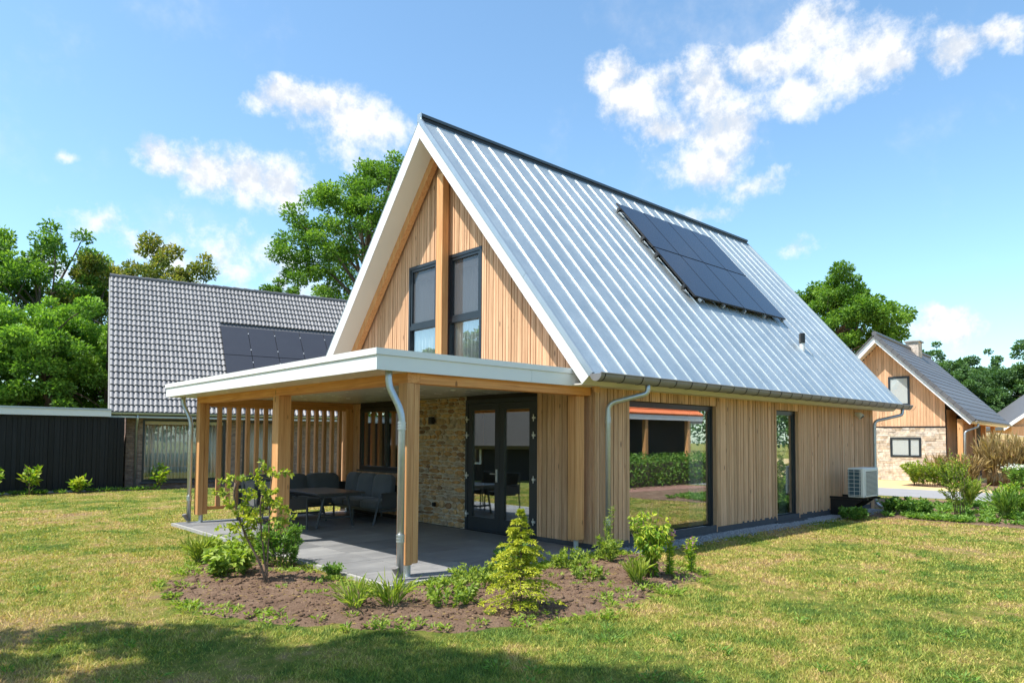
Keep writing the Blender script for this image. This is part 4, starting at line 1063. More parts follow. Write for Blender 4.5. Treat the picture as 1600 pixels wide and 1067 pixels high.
MB().box((.25, 11), (-3.29, -3.11), (2.58, 2.74)).build('porch_beam', LARCH_X, rh)
scr = MB().box((.5, 3.3), (-3.25, -3.15), (.3, .36)).build('slat_screen', LARCH_X, rh)
for k in range(10): bx('slat', SLATW, (.55 + k * .28, .61 + k * .28), (-3.24, -3.16), (.361, 2.579), scr)
dr = MB().box((5.2, 6.1), (-2.66, -2.627), (.05, 2.2)).build('door', FRAME, rh)

# the next house beyond, mostly hidden
fh = thing('far_gable_house', 'far house with grey roof and white roof edge beyond the right gable house', 'house', (57.5, 2.6, GZ), R(24))
MB().box((0, 10), (-4, 4), (0, 3.0)).prism([(-4, 3.0), (4, 3.0), (0, 6.0)], .2, 9.8, 'x').build('wall', CLAD, fh)
MB().prism([(-4.6, 2.7), (0, 6.3), (4.6, 2.7), (4.6, 2.95), (0, 6.6), (-4.6, 2.95)], -.5, 10.5, 'x').build('roof', TILE_D, fh)
MB().prism([(-4.6, 2.65), (0, 6.25), (4.6, 2.65), (4.6, 2.95), (0, 6.56), (-4.6, 2.95)], -.54, -.501, 'x').build('verge_board', WHITE, fh)
for (a, b) in ((-3, -1.4), (.6, 2.2)):
    w_ = MB().box((-.03, .0), (a, b), (.3, 2.3)).build('window', FRAME, fh); MB().box((-.04, -.031), (a + .1, b - .1), (.4, 2.2)).build('pane', GLASS_N, w_)
sail = MB(); SV = []
for i in range(9):
    for j in range(9):
        u, v = i / 8, j / 8
        SV.append((u * 3.6, v * 3.2 * (1 - .25 * u), 2.35 - .85 * u + .35 * u * (1 - v) - .25 * math.sin(math.pi * u) * math.sin(math.pi * v)))
SF = [(i * 9 + j, i * 9 + j + 1, i * 9 + j + 10, i * 9 + j + 9) for i in range(8) for j in range(8)]
sl = thing('shade_sail', 'white shade sail stretched in front of the far house at the right edge', 'shade sail', (41.5, 4.2, GZ), R(-60))
so_ = obj('sail_cloth', mesh_from('sail_cloth', SV, SF, WHITE, True), sl); sm_ = so_.modifiers.new('thickness', 'SOLIDIFY'); sm_.thickness = .01
for (x, y, h) in ((0, 0, 2.5), (0, 3.2, 2.5), (3.6, 0, 1.95), (3.6, 2.4, 1.6)): MB().tube([(x, y, 0), (x, y, h)], .03, 8).build('sail_pole', SOLARF, sl)

# ------------------------------------------------------------------ across the lawn: what the panes mirror
ob_ = thing('orange_roof_barn', 'black boarded outbuilding with orange tiled roof mirrored in the large side window', 'outbuilding', (12.0, -10.2, GZ), R(184))
MB().box((-6.4, .4), (.4, 4.6), (0, 2.75)).build('wall', BLACKWOOD, ob_)
obr = MB().prism([(-.1, 2.82), (2.5, 4.7), (5.1, 2.82), (5.1, 2.72), (-.1, 2.72)], -6.8, .8, 'x').build('roof', SOLARF, ob_)
tmo = mesh_from('pantile', V[:0] or [(x * .9, y * 1.02, h) for x, y, h in V], F, TILE_O, True)
osl = math.atan(1.88 / 2.6)
for r_ in range(9):
    for c in range(27):
        t_ = r_ * .33; obj('roof_tile', tmo, obr, (-6.8 + c * .27, -.12 + t_ * math.cos(osl), 2.84 + t_ * math.sin(osl)), (osl, 0, 0))
for x in (-6.0, -3.2, .2): MB().box((x, x + .18), (-.05, .13), (0, 2.72), .006).build('post', LARCH, ob_)
MB().box((-6.8, .8), (-.12, -.09), (2.62, 2.82)).build('fascia', WHITE, ob_)
bh = thing('mirrored_brick_house', 'brick house with dark roof mirrored further back in the large side window', 'house', (26.0, -15.0, GZ), R(178))
MB().box((0, 11), (0, 8), (0, 2.8)).build('wall', BRICK, bh)
MB().prism([(-.5, 2.7), (4, 7.0), (8.5, 2.7), (8.5, 2.85), (4, 7.2), (-.5, 2.85)], -.5, 11.5, 'x').prism([(0, 2.8), (8, 2.8), (4, 6.8)], .1, 10.9, 'x').build('roof', TILE_D, bh)
for a in (1.5, 6.5):
    w_ = MB().box((a, a + 1.6), (-.03, 0), (.3, 2.3)).build('window', FRAME, bh); MB().box((a + .1, a + 1.5), (-.04, -.031), (.4, 2.2)).build('pane', GLASS_N, w_)
th_ = thing('thatched_barn', 'black timber barn with grey thatched roof mirrored in the terrace door', 'barn', (-13.6, 17.2, GZ), R(40))
MB().box((-4.5, 4.5), (-2.8, 2.8), (0, 1.75)).prism([(-2.7, 1.75), (2.7, 1.75), (0, 4.4)], -4.3, 4.3, 'x').build('wall', BLACKWOOD, th_)
MB().prism([(-3.5, 1.35), (0, 4.9), (3.5, 1.35), (3.7, 1.5), (.35, 5.25), (-.35, 5.25), (-3.7, 1.5)], -5.0, 5.0, 'x').build('thatch', THATCH, th_)
w_ = frame_ring(MB(), 'x', (1.2, 1.9), (.7, 1.5), (-2.85, -2.78), .08).build('window', WHITE, th_); pane(w_, 'x', (1.27, 1.83), (.77, 1.43), -2.82, GLASS_N)
# ------------------------------------------------------------------ vegetation tools
def unit(v): return v / np.maximum(np.linalg.norm(v, axis=-1, keepdims=True), 1e-9)
def leaves(P, D, L, Wd, fold=0.25, up=None, r=None):
    """diamond leaves: base P, direction D, length L, width Wd -> verts, tri faces"""
    r = r or nrg; n = len(P); D = unit(D)
    rv = r.normal(size=(n, 3)); 
    if up is not None: rv = rv * (1 - up) + np.array([0, 0, 1.0]) * up
    side = unit(np.cross(D, rv)); nr = np.cross(side, D)
    L = np.broadcast_to(L, (n,))[:, None]; Wd = np.broadcast_to(Wd, (n,))[:, None]
    mid = P + D * L * .45 + nr * L * .04
    V = np.stack([P, mid + side * Wd * .5 + nr * Wd * fold, P + D * L - nr * L * .10, mid - side * Wd * .5 + nr * Wd * fold], 1).reshape(-1, 3)
    b = np.arange(n)[:, None] * 4
    F = np.concatenate([b + np.array([[0, 1, 2]]), b + np.array([[0, 2, 3]])], 0)
    return V, F
def tints(n, per=4, lo=0.0, hi=1.0, base=None, jit=.25):
    t = nrg.uniform(lo, hi, n) if base is None else np.clip(base + nrg.normal(0, jit, n), 0, 1)
    return np.repeat(t, per)

def crown_mesh(name, seed, rx, ry, rz, nclump, per, leaf, mat, gap=0.0, low=0.0, lumpy=.35):
    """foliage spread in clumps over the crown volume; returns mesh and clump centres (crown centre at origin)"""
    r = np.random.default_rng(seed); C = []
    off = r.uniform(0, 50, 3)
    while len(C) < nclump:
        d = unit(r.normal(size=3)); rad = r.uniform(.35, 1.0) ** .55
        lump = 1 + lumpy * mnoise.noise(Vector((d[0] * 1.8 + off[0], d[1] * 1.8 + off[1], d[2] * 1.8 + off[2]))) * 1.6
        if mnoise.noise(Vector((d[0] * 2.7 + off[1], d[1] * 2.7, d[2] * 2.7 + off[2]))) < gap - .62: continue
        p = d * rad * lump * np.array([rx, ry, rz])
        if p[2] < -rz * (.75 - low): continue
        C.append(p)
    C = np.array(C)
    size = r.uniform(.55, 1.45, nclump) * .145 * (rx + ry + rz) / 3 * (60 / nclump) ** .25
    ks = np.maximum((per * (size / size.mean()) ** 2), 20).astype(int)
    P = []; D = []; T = []
    for c, s_, k in zip(C, size, ks):
        q = r.normal(size=(k, 3)); q = unit(q) * (r.uniform(0, 1, (k, 1)) ** .45) * np.array([1.2, 1.2, .85]) * s_
        P.append(c + q); out = unit(c + np.array([0, 0, rz * .3]))
        D.append(unit(q / s_ + .6 * out + r.normal(0, .6, (k, 3)) + np.array([0, 0, -.25])))
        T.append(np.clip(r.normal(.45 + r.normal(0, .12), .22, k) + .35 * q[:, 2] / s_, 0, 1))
    P = np.concatenate(P); D = np.concatenate(D); T = np.concatenate(T); n = len(P)
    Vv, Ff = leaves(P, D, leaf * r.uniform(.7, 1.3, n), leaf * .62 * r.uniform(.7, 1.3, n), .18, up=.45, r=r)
    return mesh_np(name, Vv, Ff, mat, np.repeat(T, 4)), C, size

def limb_path(a, b, r, n=5, sag=.12):
    a, b = Vector(a), Vector(b); L = (b - a).length; pts = []
    o1 = Vector((r.normal(), r.normal(), 0)) * L * sag * .5
    for i in range(n + 1):
        u = i / n; p = a.lerp(b, u) + o1 * math.sin(u * math.pi) + Vector((0, 0, L * .10 * math.sin(u * math.pi)))
        pts.append(p)
    return pts

_crowns = {}
def tree(name, label, base, height, rx, rz_, mat, seed=1, leaf=.22, nclump=60, per=260, trunk_r=.2, gap=0.0, low=0.1, ry=None, share=None, rot=0.0, group=None, lumpy=.35, limbs=22):
    root = thing(name, label, 'tree', base, rot, group)
    ry = ry or rx; key = share or (name, seed, rx, rz_)
    if key not in _crowns:
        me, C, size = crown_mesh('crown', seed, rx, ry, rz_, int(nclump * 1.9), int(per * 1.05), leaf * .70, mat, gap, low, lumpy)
        r = np.random.default_rng(seed + 99); mb = MB(); cz = height - rz_ * 1.02
        top = Vector((r.normal() * .2, r.normal() * .2, cz + rz_ * .45))
        tp = [Vector((0, 0, -.15)), Vector((0, 0, .25)), Vector((.05 * r.normal(), .05 * r.normal(), cz * .45)), Vector((.12 * r.normal(), .12 * r.normal(), cz * .8)), top * .85, top]
        mb.tube(tp, [trunk_r * 1.35, trunk_r, trunk_r * .85, trunk_r * .7, trunk_r * .4, trunk_r * .15], 10)
        order = r.permutation(len(C))[:limbs]
        for i in order:
            c = Vector(C[i]) + Vector((0, 0, cz)); f = r.uniform(.35, .8); st = tp[2].lerp(tp[5], f) if c.z > cz - rz_ * .4 else tp[2].lerp(tp[4], r.uniform(0, .5))
            pts = limb_path(st, c, r); r0 = trunk_r * r.uniform(.22, .42); mb.tube(pts, [r0 * (1 - .85 * k / 5) for k in range(6)], 6)
            for _ in range(3):
                j = Vector(C[r.integers(len(C))]) + Vector((0, 0, cz)); mpt = pts[3]
                if (j - mpt).length < rx * .8: mb.tube(limb_path(mpt, j, r, 3), [r0 * .4, r0 * .3, r0 * .2, r0 * .08], 5)
        _crowns[key] = (me, mesh_from('trunk', mb.V, mb.F, BARK, True), cz)
    me, tm, cz = _crowns[key]
    obj('trunk', tm, root); obj('crown', me, root, (0, 0, cz))
    return root

tree('garden_tree', 'big leafy tree rising behind the left slope of the main roof', (14.3, 30.6, GZ), 19.0, 5.0, 5.6, L_TREE, 3, .26, 95, 300, .34, gap=.10, low=.1, group='trees behind the houses', rot=.6, limbs=40)
tree('garden_tree', 'leafy tree behind the far end of the metal roof, right of the solar panels', (40.3, 12.7, GZ), 13.2, 4.1, 4.2, L_TREE, 8, .30, 70, 260, .28, gap=.08, low=.2, group='trees behind the houses', rot=2.0)
tree('garden_tree', 'thin bronzed treetop showing above the ridge of the brick house', (4.2, 38.0, GZ), 13.6, 3.3, 3.0, L_RUST, 12, .30, 34, 190, .2, gap=.25, group='trees behind the houses')
tree('garden_tree', 'small sparse twig top peeking over the tiled ridge beside the metal roof', (11.0, 36.0, GZ), 12.6, 1.3, 2.2, L_TREE, 14, .24, 14, 110, .12, gap=.2, group='trees behind the houses')
tree('garden_tree', 'tall airy tree with open crown at the upper left behind the black shed', (-2.4, 33.5, GZ), 11.9, 3.4, 4.2, L_TREE, 21, .26, 60, 210, .24, gap=.22, low=.2, group='trees behind the black shed')
tree('garden_tree', 'airy treetop beside the tiled verge behind the black shed', (.2, 34.5, GZ), 11.0, 2.7, 3.9, L_RUST, 23, .26, 46, 200, .2, gap=.15, low=.2, group='trees behind the black shed')
tree('garden_tree', 'full bright green tree over the middle of the black shed', (-3.0, 27.6, GZ), 8.1, 2.9, 3.9, L_LIGHT, 25, .20, 85, 280, .2, low=.3, group='trees behind the black shed', gap=-.2)
tree('garden_tree', 'full bright green tree at the left picture edge over the black shed', (-6.3, 29.0, GZ), 8.4, 2.9, 4.0, L_LIGHT, 27, .20, 85, 280, .2, low=.3, group='trees behind the black shed', gap=-.2)
tree('garden_tree', 'round light green tree beside the tiled roof over the black shed', (-.9, 29.8, GZ), 6.9, 2.4, 3.3, L_LIGHT, 29, .20, 70, 250, .18, low=.3, group='trees behind the black shed', gap=-.2)
tree('garden_tree', 'darker tree at the far left behind the bright green ones', (-8.8, 34.0, GZ), 11.0, 4.0, 4.6, L_TREE, 31, .26, 80, 240, .25, low=.3, group='trees behind the black shed')
far_lab = ['first dark tree of the distant row right of the dark tiled roof', 'second dark tree of the distant row at the right', 'third dark tree of the distant row at the right', 'last dark tree of the distant row at the right edge', 'low dark tree in the distant row just over the far house', 'dark tree of the distant row beyond the right edge', 'dark tree of the distant row hidden behind the dark tiled roof']
for lab, (x, y, h, sc) in zip(far_lab, ((80, 18.8, 12.2, 1.0), (84, 14.5, 11.4, .95), (79, 9.5, 11.6, 1.0), (86, 6.0, 12.0, 1.0), (70, 13.0, 8.2, .7), (84, 0.0, 12, 1.0), (78, 25.0, 11.5, 1.0))):
    t_ = tree('distant_tree', lab, (x, y, GZ), 12.0, 4.6, 5.4, L_BLUE, 41, .42, 80, 190, .3, low=.35, share='far', rot=rng.uniform(0, 6), group='distant row of trees at the right', gap=-.3)
    t_.scale = (sc, sc, h / 12.0)
# trees beside the camera that shade the foreground
tree('shade_tree', 'tree standing left of the view whose crown shades the front lawn', (-12.7, -1.5, GZ), 8.8, 3.4, 2.6, L_TREE, 51, .20, 90, 300, .2, low=.25, group='trees shading the front lawn', gap=-.3)
tree('shade_tree', 'tree standing behind the view that throws broken shade on the bottom edge', (-11.5, -2.45, GZ), 11.2, 2.4, 2.2, L_TREE, 53, .20, 70, 240, .2, low=.2, group='trees shading the front lawn', gap=.0)
tree('shade_tree', 'tree standing far off whose reflection shows in the gable windows', (-26.0, 9.0, GZ), 11.5, 4.0, 4.4, L_TREE, 55, .28, 70, 220, .28, low=.3, group='trees mirrored in the front panes')
tree('shade_tree', 'tree behind the thatched barn mirrored dark in the terrace door', (-18.0, 25.5, GZ), 8.2, 3.6, 3.4, L_TREE, 57, .28, 70, 220, .28, low=.3, group='trees mirrored in the front panes')

def stems_plant(name, label, base, stems, nleaf, L, Wd, mat, cat='plant', stem_mat=None, stem_r=.006, spread_leaf=.5, group=None, from_=.08, up=.4, tint=.5, jit=.25, droop=0.0, seed=None, tip_light=.3, extra=None):
    """stems: list of polylines relative to the base; leaves along each stem"""
    r = np.random.default_rng(seed if seed is not None else abs(hash(label)) % 10000 if False else int(abs(base[0] * 131 + base[1] * 977)) % 10007)
    root = thing(name, label, cat, base, 0, group)
    mb = MB(); P = []; D = []; T = []
    for st in stems:
        pts = [Vector(p) for p in st]; n = len(pts)
        mb.tube(pts, [stem_r * (1 - .75 * i / (n - 1)) for i in range(n)], 5)
        seg = np.array([tuple(p) for p in pts]); k = int(nleaf * r.uniform(.8, 1.2))
        u = r.uniform(from_, 1.0, k) ** .85 * (n - 1); i0 = np.minimum(u.astype(int), n - 2); f = (u - i0)[:, None]
        p = seg[i0] * (1 - f) + seg[i0 + 1] * f; tdir = unit(seg[i0 + 1] - seg[i0])
        rad = unit(np.cross(tdir, r.normal(size=(k, 3))))
        P.append(p + rad * stem_r); D.append(unit(rad * spread_leaf + tdir * (1 - spread_leaf) + np.array([0, 0, -droop]) + r.normal(0, .15, (k, 3))))
        T.append(np.clip(tint + tip_light * (u / (n - 1) - .6) + r.normal(0, jit, k), 0, 1))
    P = np.concatenate(P); D = np.concatenate(D); T = np.concatenate(T); n = len(P)
    mesh = mesh_from('stem', mb.V, mb.F, stem_mat or STEM, True); obj('stem', mesh, root)
    Vv, Ff = leaves(P, D, L * r.uniform(.6, 1.25, n), Wd * r.uniform(.6, 1.25, n), .2, up=up, r=r)
    obj('foliage', mesh_np('foliage', Vv, Ff, mat, np.repeat(T, 4)), root)
    return root
def fan(n, h, spread, r, lean=(0, 0), branch=0, base_r=.04, hv=.25):
    out = []
    for i in range(n):
        an = 2 * math.pi * (i + r.uniform(-.4, .4)) / n; s_ = spread * r.uniform(.35, 1.0); hh = h * r.uniform(1 - hv, 1.0) * (1 - .35 * (s_ / max(spread, 1e-6)) ** 2 * .5)
        b0 = Vector((math.cos(an) * base_r, math.sin(an) * base_r, 0)); tip = Vector((math.cos(an) * s_ + lean[0] * hh, math.sin(an) * s_ + lean[1] * hh, hh))
        pts = []
        for k in range(6):
            u = k / 5; p = b0.lerp(tip, u); p.x -= (tip.x - b0.x) * .25 * math.sin(u * math.pi); p.y -= (tip.y - b0.y) * .25 * math.sin(u * math.pi); pts.append(p)
        out.append(pts)
        for _ in range(branch):
            u = r.uniform(.35, .85); j = int(u * 5); st = pts[j]; dr = Vector((r.uniform(-1, 1), r.uniform(-1, 1), r.uniform(.3, 1.2))).normalized() * h * r.uniform(.15, .32)
            out.append([st, st + dr * .5 + Vector((0, 0, .01)), st + dr])
    return out
pr_ = random.Random(31)

# the young trees and shrubs of the front bed (screen right = RGT in plan)
rg2 = Vector((RGT.x, RGT.y, 0)).normalized()
def sap_stem(dx, h, mid, w=0.0):
    return [Vector((0, 0, -.03)), rg2 * dx * .18 + Vector((0, 0, h * .2)), rg2 * dx * .55 + Vector((0, 0, h * .42)), rg2 * dx * .85 + Vector((0, 0, h * .66)), rg2 * dx + Vector((0, 0, h * .86)), rg2 * (dx + .02) + Vector((0, 0, h))]
sp = [sap_stem(-.42, 1.20, 0), sap_stem(-.10, 1.05, 0), sap_stem(.02, 1.32, 0)]
tw = []
for s_ in sp[:3]:
    for k in range(20):
        u = pr_.uniform(.45, 1.0) * 5; i = min(int(u), 4); st = s_[i].lerp(s_[i + 1], u - i)
        d = Vector((pr_.uniform(-1, 1), pr_.uniform(-1, 1), pr_.uniform(-.15, .55))).normalized() * pr_.uniform(.14, .36)
        tw.append([st, st + d * .55 + Vector((0, 0, .02)), st + d])
root = stems_plant('young_tree', 'thin leaning sapling with bright yellow green leaves at the left of the bed', (-4.84, .98, GZ + .02), tw, 17, .062, .042, L_SAP, 'tree', STEM, .003, .6, tint=.6, jit=.28, from_=.2, up=.5, seed=61)
sm_ = MB()
for s_, rr_ in zip(sp, (.014, .010, .009)): sm_.tube(bend(s_, .15, 3), rr_, 7)
sm_.build('trunk', STEM, root, smooth=True)
stems_plant('leafy_shrub', 'dense green shrub in front of the middle porch post', (-4.22, 2.0, GZ), fan(26, .68, .36, pr_, branch=2, base_r=.55 * .36), 40, .058, .026, L_SHRUB, stem_r=.005, tint=.55, jit=.25, seed=62)
stems_plant('broadleaf_clump', 'low pale green leafy clump left of the leaning sapling', (-5.0, 1.75, GZ), fan(24, .42, .34, pr_, branch=1, base_r=.55 * .34), 18, .095, .060, L_MINT, stem_mat=GSTEM, stem_r=.004, tint=.55, seed=63, spread_leaf=.75, up=.7)
stems_plant('broadleaf_clump', 'wild pale green clump behind the leaning sapling along the patio edge', (-4.45, 2.9, GZ), fan(26, .38, .45, pr_, branch=1, base_r=.55 * .45), 18, .08, .04, L_MINT, stem_mat=GSTEM, stem_r=.004, tint=.6, seed=64, spread_leaf=.65, up=.6)
stems_plant('grass_tuft', 'yellow green tuft of long grass at the left end of the bed', (-4.95, 3.0, GZ), fan(40, .34, .22, pr_), 9, .16, .012, L_GRASSY, stem_mat=GSTEM, stem_r=.003, spread_leaf=.25, tint=.65, seed=65)
stems_plant('small_round_shrub', 'small round grey green shrub at the patio edge left of the front post', (-4.02, .88, GZ), fan(18, .20, .16, pr_, branch=1), 24, .036, .020, L_SHRUB, stem_mat=GSTEM, stem_r=.003, tint=.75, seed=66)
stems_plant('grass_tuft', 'left of two arching grass tufts in the front of the bed', (-4.70, -.84, GZ), fan(24, .27, .25, pr_), 6, .18, .013, L_GRASSY, stem_mat=GSTEM, stem_r=.003, spread_leaf=.25, tint=.6, seed=67)
stems_plant('grass_tuft', 'right of two arching grass tufts in the front of the bed', (-4.36, -1.0, GZ), fan(26, .29, .27, pr_), 6, .19, .013, L_GRASSY, stem_mat=GSTEM, stem_r=.003, spread_leaf=.25, tint=.6, seed=68)
stems_plant('garden_shrub', 'upright shrub with drooping pale leaves in front of the large side window', (-1.10, -1.85, GZ), fan(13, 1.0, .30, pr_, branch=3, hv=.35), 26, .082, .034, L_LAUREL, stem_r=.006, tint=.62, droop=.75, seed=69, spread_leaf=.6)
def spike(h, dx=0, dy=0): return [[(0, 0, 0), (dx * .3, dy * .3, h * .33), (dx * .6, dy * .6, h * .66), (dx, dy, h)]]
def loosestrife(label, base, h, seed, flower):
    st = []
    for k in range(5): st += spike(h * pr_.uniform(.72, 1.0), pr_.uniform(-.08, .08), pr_.uniform(-.08, .08))
    ro = stems_plant('flowering_spike', label, base, st, 60, .06, .022, L_LAUREL, stem_mat=GSTEM, stem_r=.005, tint=.65, seed=seed, from_=.08, spread_leaf=.7)
    r = np.random.default_rng(seed); P = []
    for s_ in st:
        k = 26 if flower else 10; u = r.uniform(.80, 1.04, k)[:, None]; P.append(np.array([s_[3]]) * u + r.normal(0, .010, (k, 3)))
    P = np.concatenate(P); Vv, Ff = leaves(P, r.normal(size=P.shape), .024, .020, .2, r=r)
    obj('blossom', mesh_np('blossom', Vv, Ff, PETAL, np.repeat(r.uniform(0, 1, len(P)), 4)), ro); return ro
loosestrife('tall pink flowering spike right of the drooping shrub', (-.86, -1.97, GZ), .70, 70, True)
loosestrife('shorter pink tipped spike at the right end of the bed', (-.40, -1.98, GZ), .52, 71, False)
stems_plant('tall_weed', 'single tall feathery weed beside the near downpipe', (-.44, -.62, GZ), spike(.80, .05, -.03) + spike(.62, -.02, .02), 150, .062, .010, L_MINT, stem_mat=GSTEM, stem_r=.007, tint=.6, seed=72, from_=.05, spread_leaf=.65)
stems_plant('leafy_weed', 'dark green leafy plant behind the golden conifer at the patio edge', (-2.25, -.55, GZ), fan(16, .46, .26, pr_, branch=2, base_r=.55 * .26), 22, .065, .036, L_SHRUB, stem_mat=GSTEM, stem_r=.005, tint=.35, seed=73)
stems_plant('leafy_weed', 'upright fine leaved weed in front of the right porch post', (-.62, -.78, GZ), fan(12, .42, .24, pr_, branch=2), 26, .055, .018, L_MINT, stem_mat=GSTEM, stem_r=.004, tint=.6, seed=74)
stems_plant('leafy_weed', 'low spreading weed between the conifer and the tall weed', (-1.35, -.75, GZ), fan(16, .30, .34, pr_, branch=1, base_r=.55 * .34), 20, .06, .026, L_MINT, stem_mat=GSTEM, stem_r=.004, tint=.6, seed=75)
stems_plant('leafy_weed', 'bright weed clump left of the golden conifer', (-3.85, -1.30, GZ), fan(18, .26, .34, pr_, branch=1, base_r=.55 * .34), 20, .06, .032, L_MINT, stem_mat=GSTEM, stem_r=.004, tint=.6, seed=76)
stems_plant('leafy_weed', 'bright weed clump along the patio edge right of the front post', (-3.0, -.75, GZ), fan(22, .28, .40, pr_, branch=1, base_r=.55 * .40), 20, .06, .030, L_MINT, stem_mat=GSTEM, stem_r=.004, tint=.65, seed=77)
stems_plant('leafy_weed', 'weed clump in the soil just left of the drooping shrub', (-1.75, -1.40, GZ), fan(14, .22, .26, pr_, branch=1, base_r=.55 * .26), 18, .05, .024, L_MINT, stem_mat=GSTEM, stem_r=.004, tint=.6, seed=78)
stems_plant('grass_tuft', 'yellow grass tuft at the foot of the drooping shrub', (-1.55, -1.98, GZ), fan(26, .30, .14, pr_), 7, .16, .012, L_GRASSY, stem_mat=GSTEM, stem_r=.003, spread_leaf=.2, tint=.75, seed=79)

def conifer(label, base, h, rad, seed):
    root = thing('young_conifer', label, 'conifer', base); r = np.random.default_rng(seed); mb = MB(); P = []; D = []; T = []
    mb.tube([(0, 0, -.03), (.01, 0, h * .5), (.012, .006, h)], [.016, .011, .003], 7)
    tiers = 10
    for i in range(tiers):
        z = h * (.10 + .86 * (i / (tiers - 1)) ** .92); ln = rad * (1.02 - (i / (tiers - 1)) ** 1.1 * .95) * (0.9 if i == 0 else 1); nb_ = 8 if i < 6 else 5
        for k in range(nb_):
            an = 2 * math.pi * (k + .5 * (i % 2) + r.uniform(-.25, .25)) / nb_; L_ = ln * r.uniform(.6, 1.2); z = h * (.10 + .86 * ((i + r.uniform(-.35, .35)) / (tiers - 1) if 0 < i < tiers - 1 else i / (tiers - 1)) ** .92)
            dv = Vector((math.cos(an), math.sin(an), 0)); pts = []
            for s_ in range(6):
                u = s_ / 5; pts.append(Vector((0, 0, z)) + dv * L_ * u + Vector((0, 0, L_ * (.42 * u - .50 * u * u))))
            mb.tube(pts, [.005, .0045, .004, .003, .002, .001], 4)
            twigs = [(pts, 1.0)]
            sd_ = Vector((-dv.y, dv.x, 0))
            for s_ in range(1, 5):
                for sg in (-1, 1):
                    b_ = pts[s_]; l2 = L_ * .38 * (1 - s_ / 7) * r.uniform(.7, 1.1); e = b_ + (dv * .75 + sd_ * sg * .85).normalized() * l2 + Vector((0, 0, -l2 * .22))
                    twigs.append(([b_, b_.lerp(e, .5) + Vector((0, 0, .01)), e], .8))
            for tp, q in twigs:
                arr = np.array([tuple(p) for p in tp]); m_ = int(16 if len(tp) == 3 else 34); u = r.uniform(.05, 1, m_) * (len(tp) - 1); i0 = np.minimum(u.astype(int), len(tp) - 2); f = (u - i0)[:, None]
                p = arr[i0] * (1 - f) + arr[i0 + 1] * f; td = unit(arr[i0 + 1] - arr[i0]); sdv = unit(np.cross(td, np.array([0, 0, 1.0]))) * r.choice([-1, 1], m_)[:, None]
                P.append(p); D.append(unit(td * .8 + sdv * .7 + r.normal(0, .25, (m_, 3)) + np.array([0, 0, .1])))
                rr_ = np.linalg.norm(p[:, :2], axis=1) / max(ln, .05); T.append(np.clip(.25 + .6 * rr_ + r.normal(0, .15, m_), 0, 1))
    P = np.concatenate(P); D = np.concatenate(D); T = np.concatenate(T)
    Vv, Ff = leaves(P, D, 0.042 * r.uniform(.7, 1.2, len(P)), .010, .1, up=.5, r=r)
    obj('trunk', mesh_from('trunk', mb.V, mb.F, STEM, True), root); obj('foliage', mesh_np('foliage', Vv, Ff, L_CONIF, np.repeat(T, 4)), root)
conifer('young golden green conifer in the middle of the front bed', (-3.46, -1.97, GZ), 1.05, .44, 81)

# young laurels along the black shed
for lab, (x, y, h), sd in (('young laurel in front of the black shed, second from the left edge', (-4.78, 18.2, 1.08), 91), ('smallest young laurel in front of the black shed', (-3.5, 18.25, .72), 92), ('young laurel cut by the left picture edge before the shed', (-5.75, 18.1, 1.0), 93), ('bushy young laurel beside the window of the brick house', (-1.1, 18.5, .98), 94)):
    stems_plant('young_laurel', lab, (x, y, GZ), fan(4, h, .30 * h, pr_, branch=3, hv=.5), 9, .19, .085, L_LAUREL, stem_r=.010, tint=.6, seed=sd, group='young laurels before the shed')

# the planted verge at the right
def rp(px_x, px_y): return (px_x, px_y, GZ)
stems_plant('wispy_shrub', 'tall wispy upright shrub between the heat pump and the road', rp(10.6, -2.15), fan(12, 1.95, .42, pr_, branch=2, hv=.4, base_r=.10), 44, .065, .032, L_SAP, stem_r=.008, tint=.25, seed=101, from_=.15)
stems_plant('bright_shrub', 'bright green low shrub in the verge right of the wispy shrub', rp(12.3, -2.9), fan(26, .85, .46, pr_, branch=2, base_r=.55 * .46), 40, .085, .045, L_LAUREL, stem_r=.006, tint=.5, seed=102)
stems_plant('grey_grass_clump', 'blue green grass clump in front of the bright verge shrub', rp(10.9, -3.0), fan(60, .62, .42, pr_), 7, .26, .014, L_SHRUB, stem_mat=GSTEM, stem_r=.003, spread_leaf=.2, tint=.7, seed=103)
stems_plant('dark_ground_shrub', 'low dark green ground shrub in front of the heat pump', rp(10.2, -1.15), fan(34, .42, .75, pr_, branch=2, base_r=.55 * .75), 34, .075, .05, L_SHRUB, stem_r=.004, tint=.45, seed=104, spread_leaf=.6)
stems_plant('dark_ground_shrub', 'low green shrub at the house corner under the heat pump bracket', rp(8.0, -.75), fan(20, .28, .34, pr_, branch=2, base_r=.55 * .4), 30, .07, .045, L_SHRUB, stem_r=.004, tint=.5, seed=105, spread_leaf=.6)
stems_plant('yellow_grass_clump', 'yellow green grass clump behind the wispy shrub', rp(13.2, -1.7), fan(50, .70, .36, pr_), 7, .30, .016, L_GRASSY, stem_mat=GSTEM, stem_r=.003, spread_leaf=.2, tint=.7, seed=106)
stems_plant('thin_red_weed', 'thin bare reddish weed at the right picture edge', rp(9.9, -3.75), fan(5, .95, .2, pr_), 8, .05, .015, L_RUST, stem_r=.005, tint=.6, seed=107)
stems_plant('leafy_weed', 'feathery weed mound at the right end of the verge', rp(12.0, -4.0), fan(30, .5, .55, pr_, branch=1, base_r=.55 * .55), 26, .07, .03, L_SHRUB, stem_mat=GSTEM, stem_r=.004, tint=.65, seed=108)
stems_plant('ornamental_grass', 'large straw coloured ornamental grass before the veranda of the right house', (25.6, .15, GZ), fan(150, 2.0, 1.15, pr_, base_r=.55 * 1.15), 12, .42, .035, L_ORN, stem_mat=L_ORN, stem_r=.008, spread_leaf=.18, tint=.5, seed=109, from_=.3)
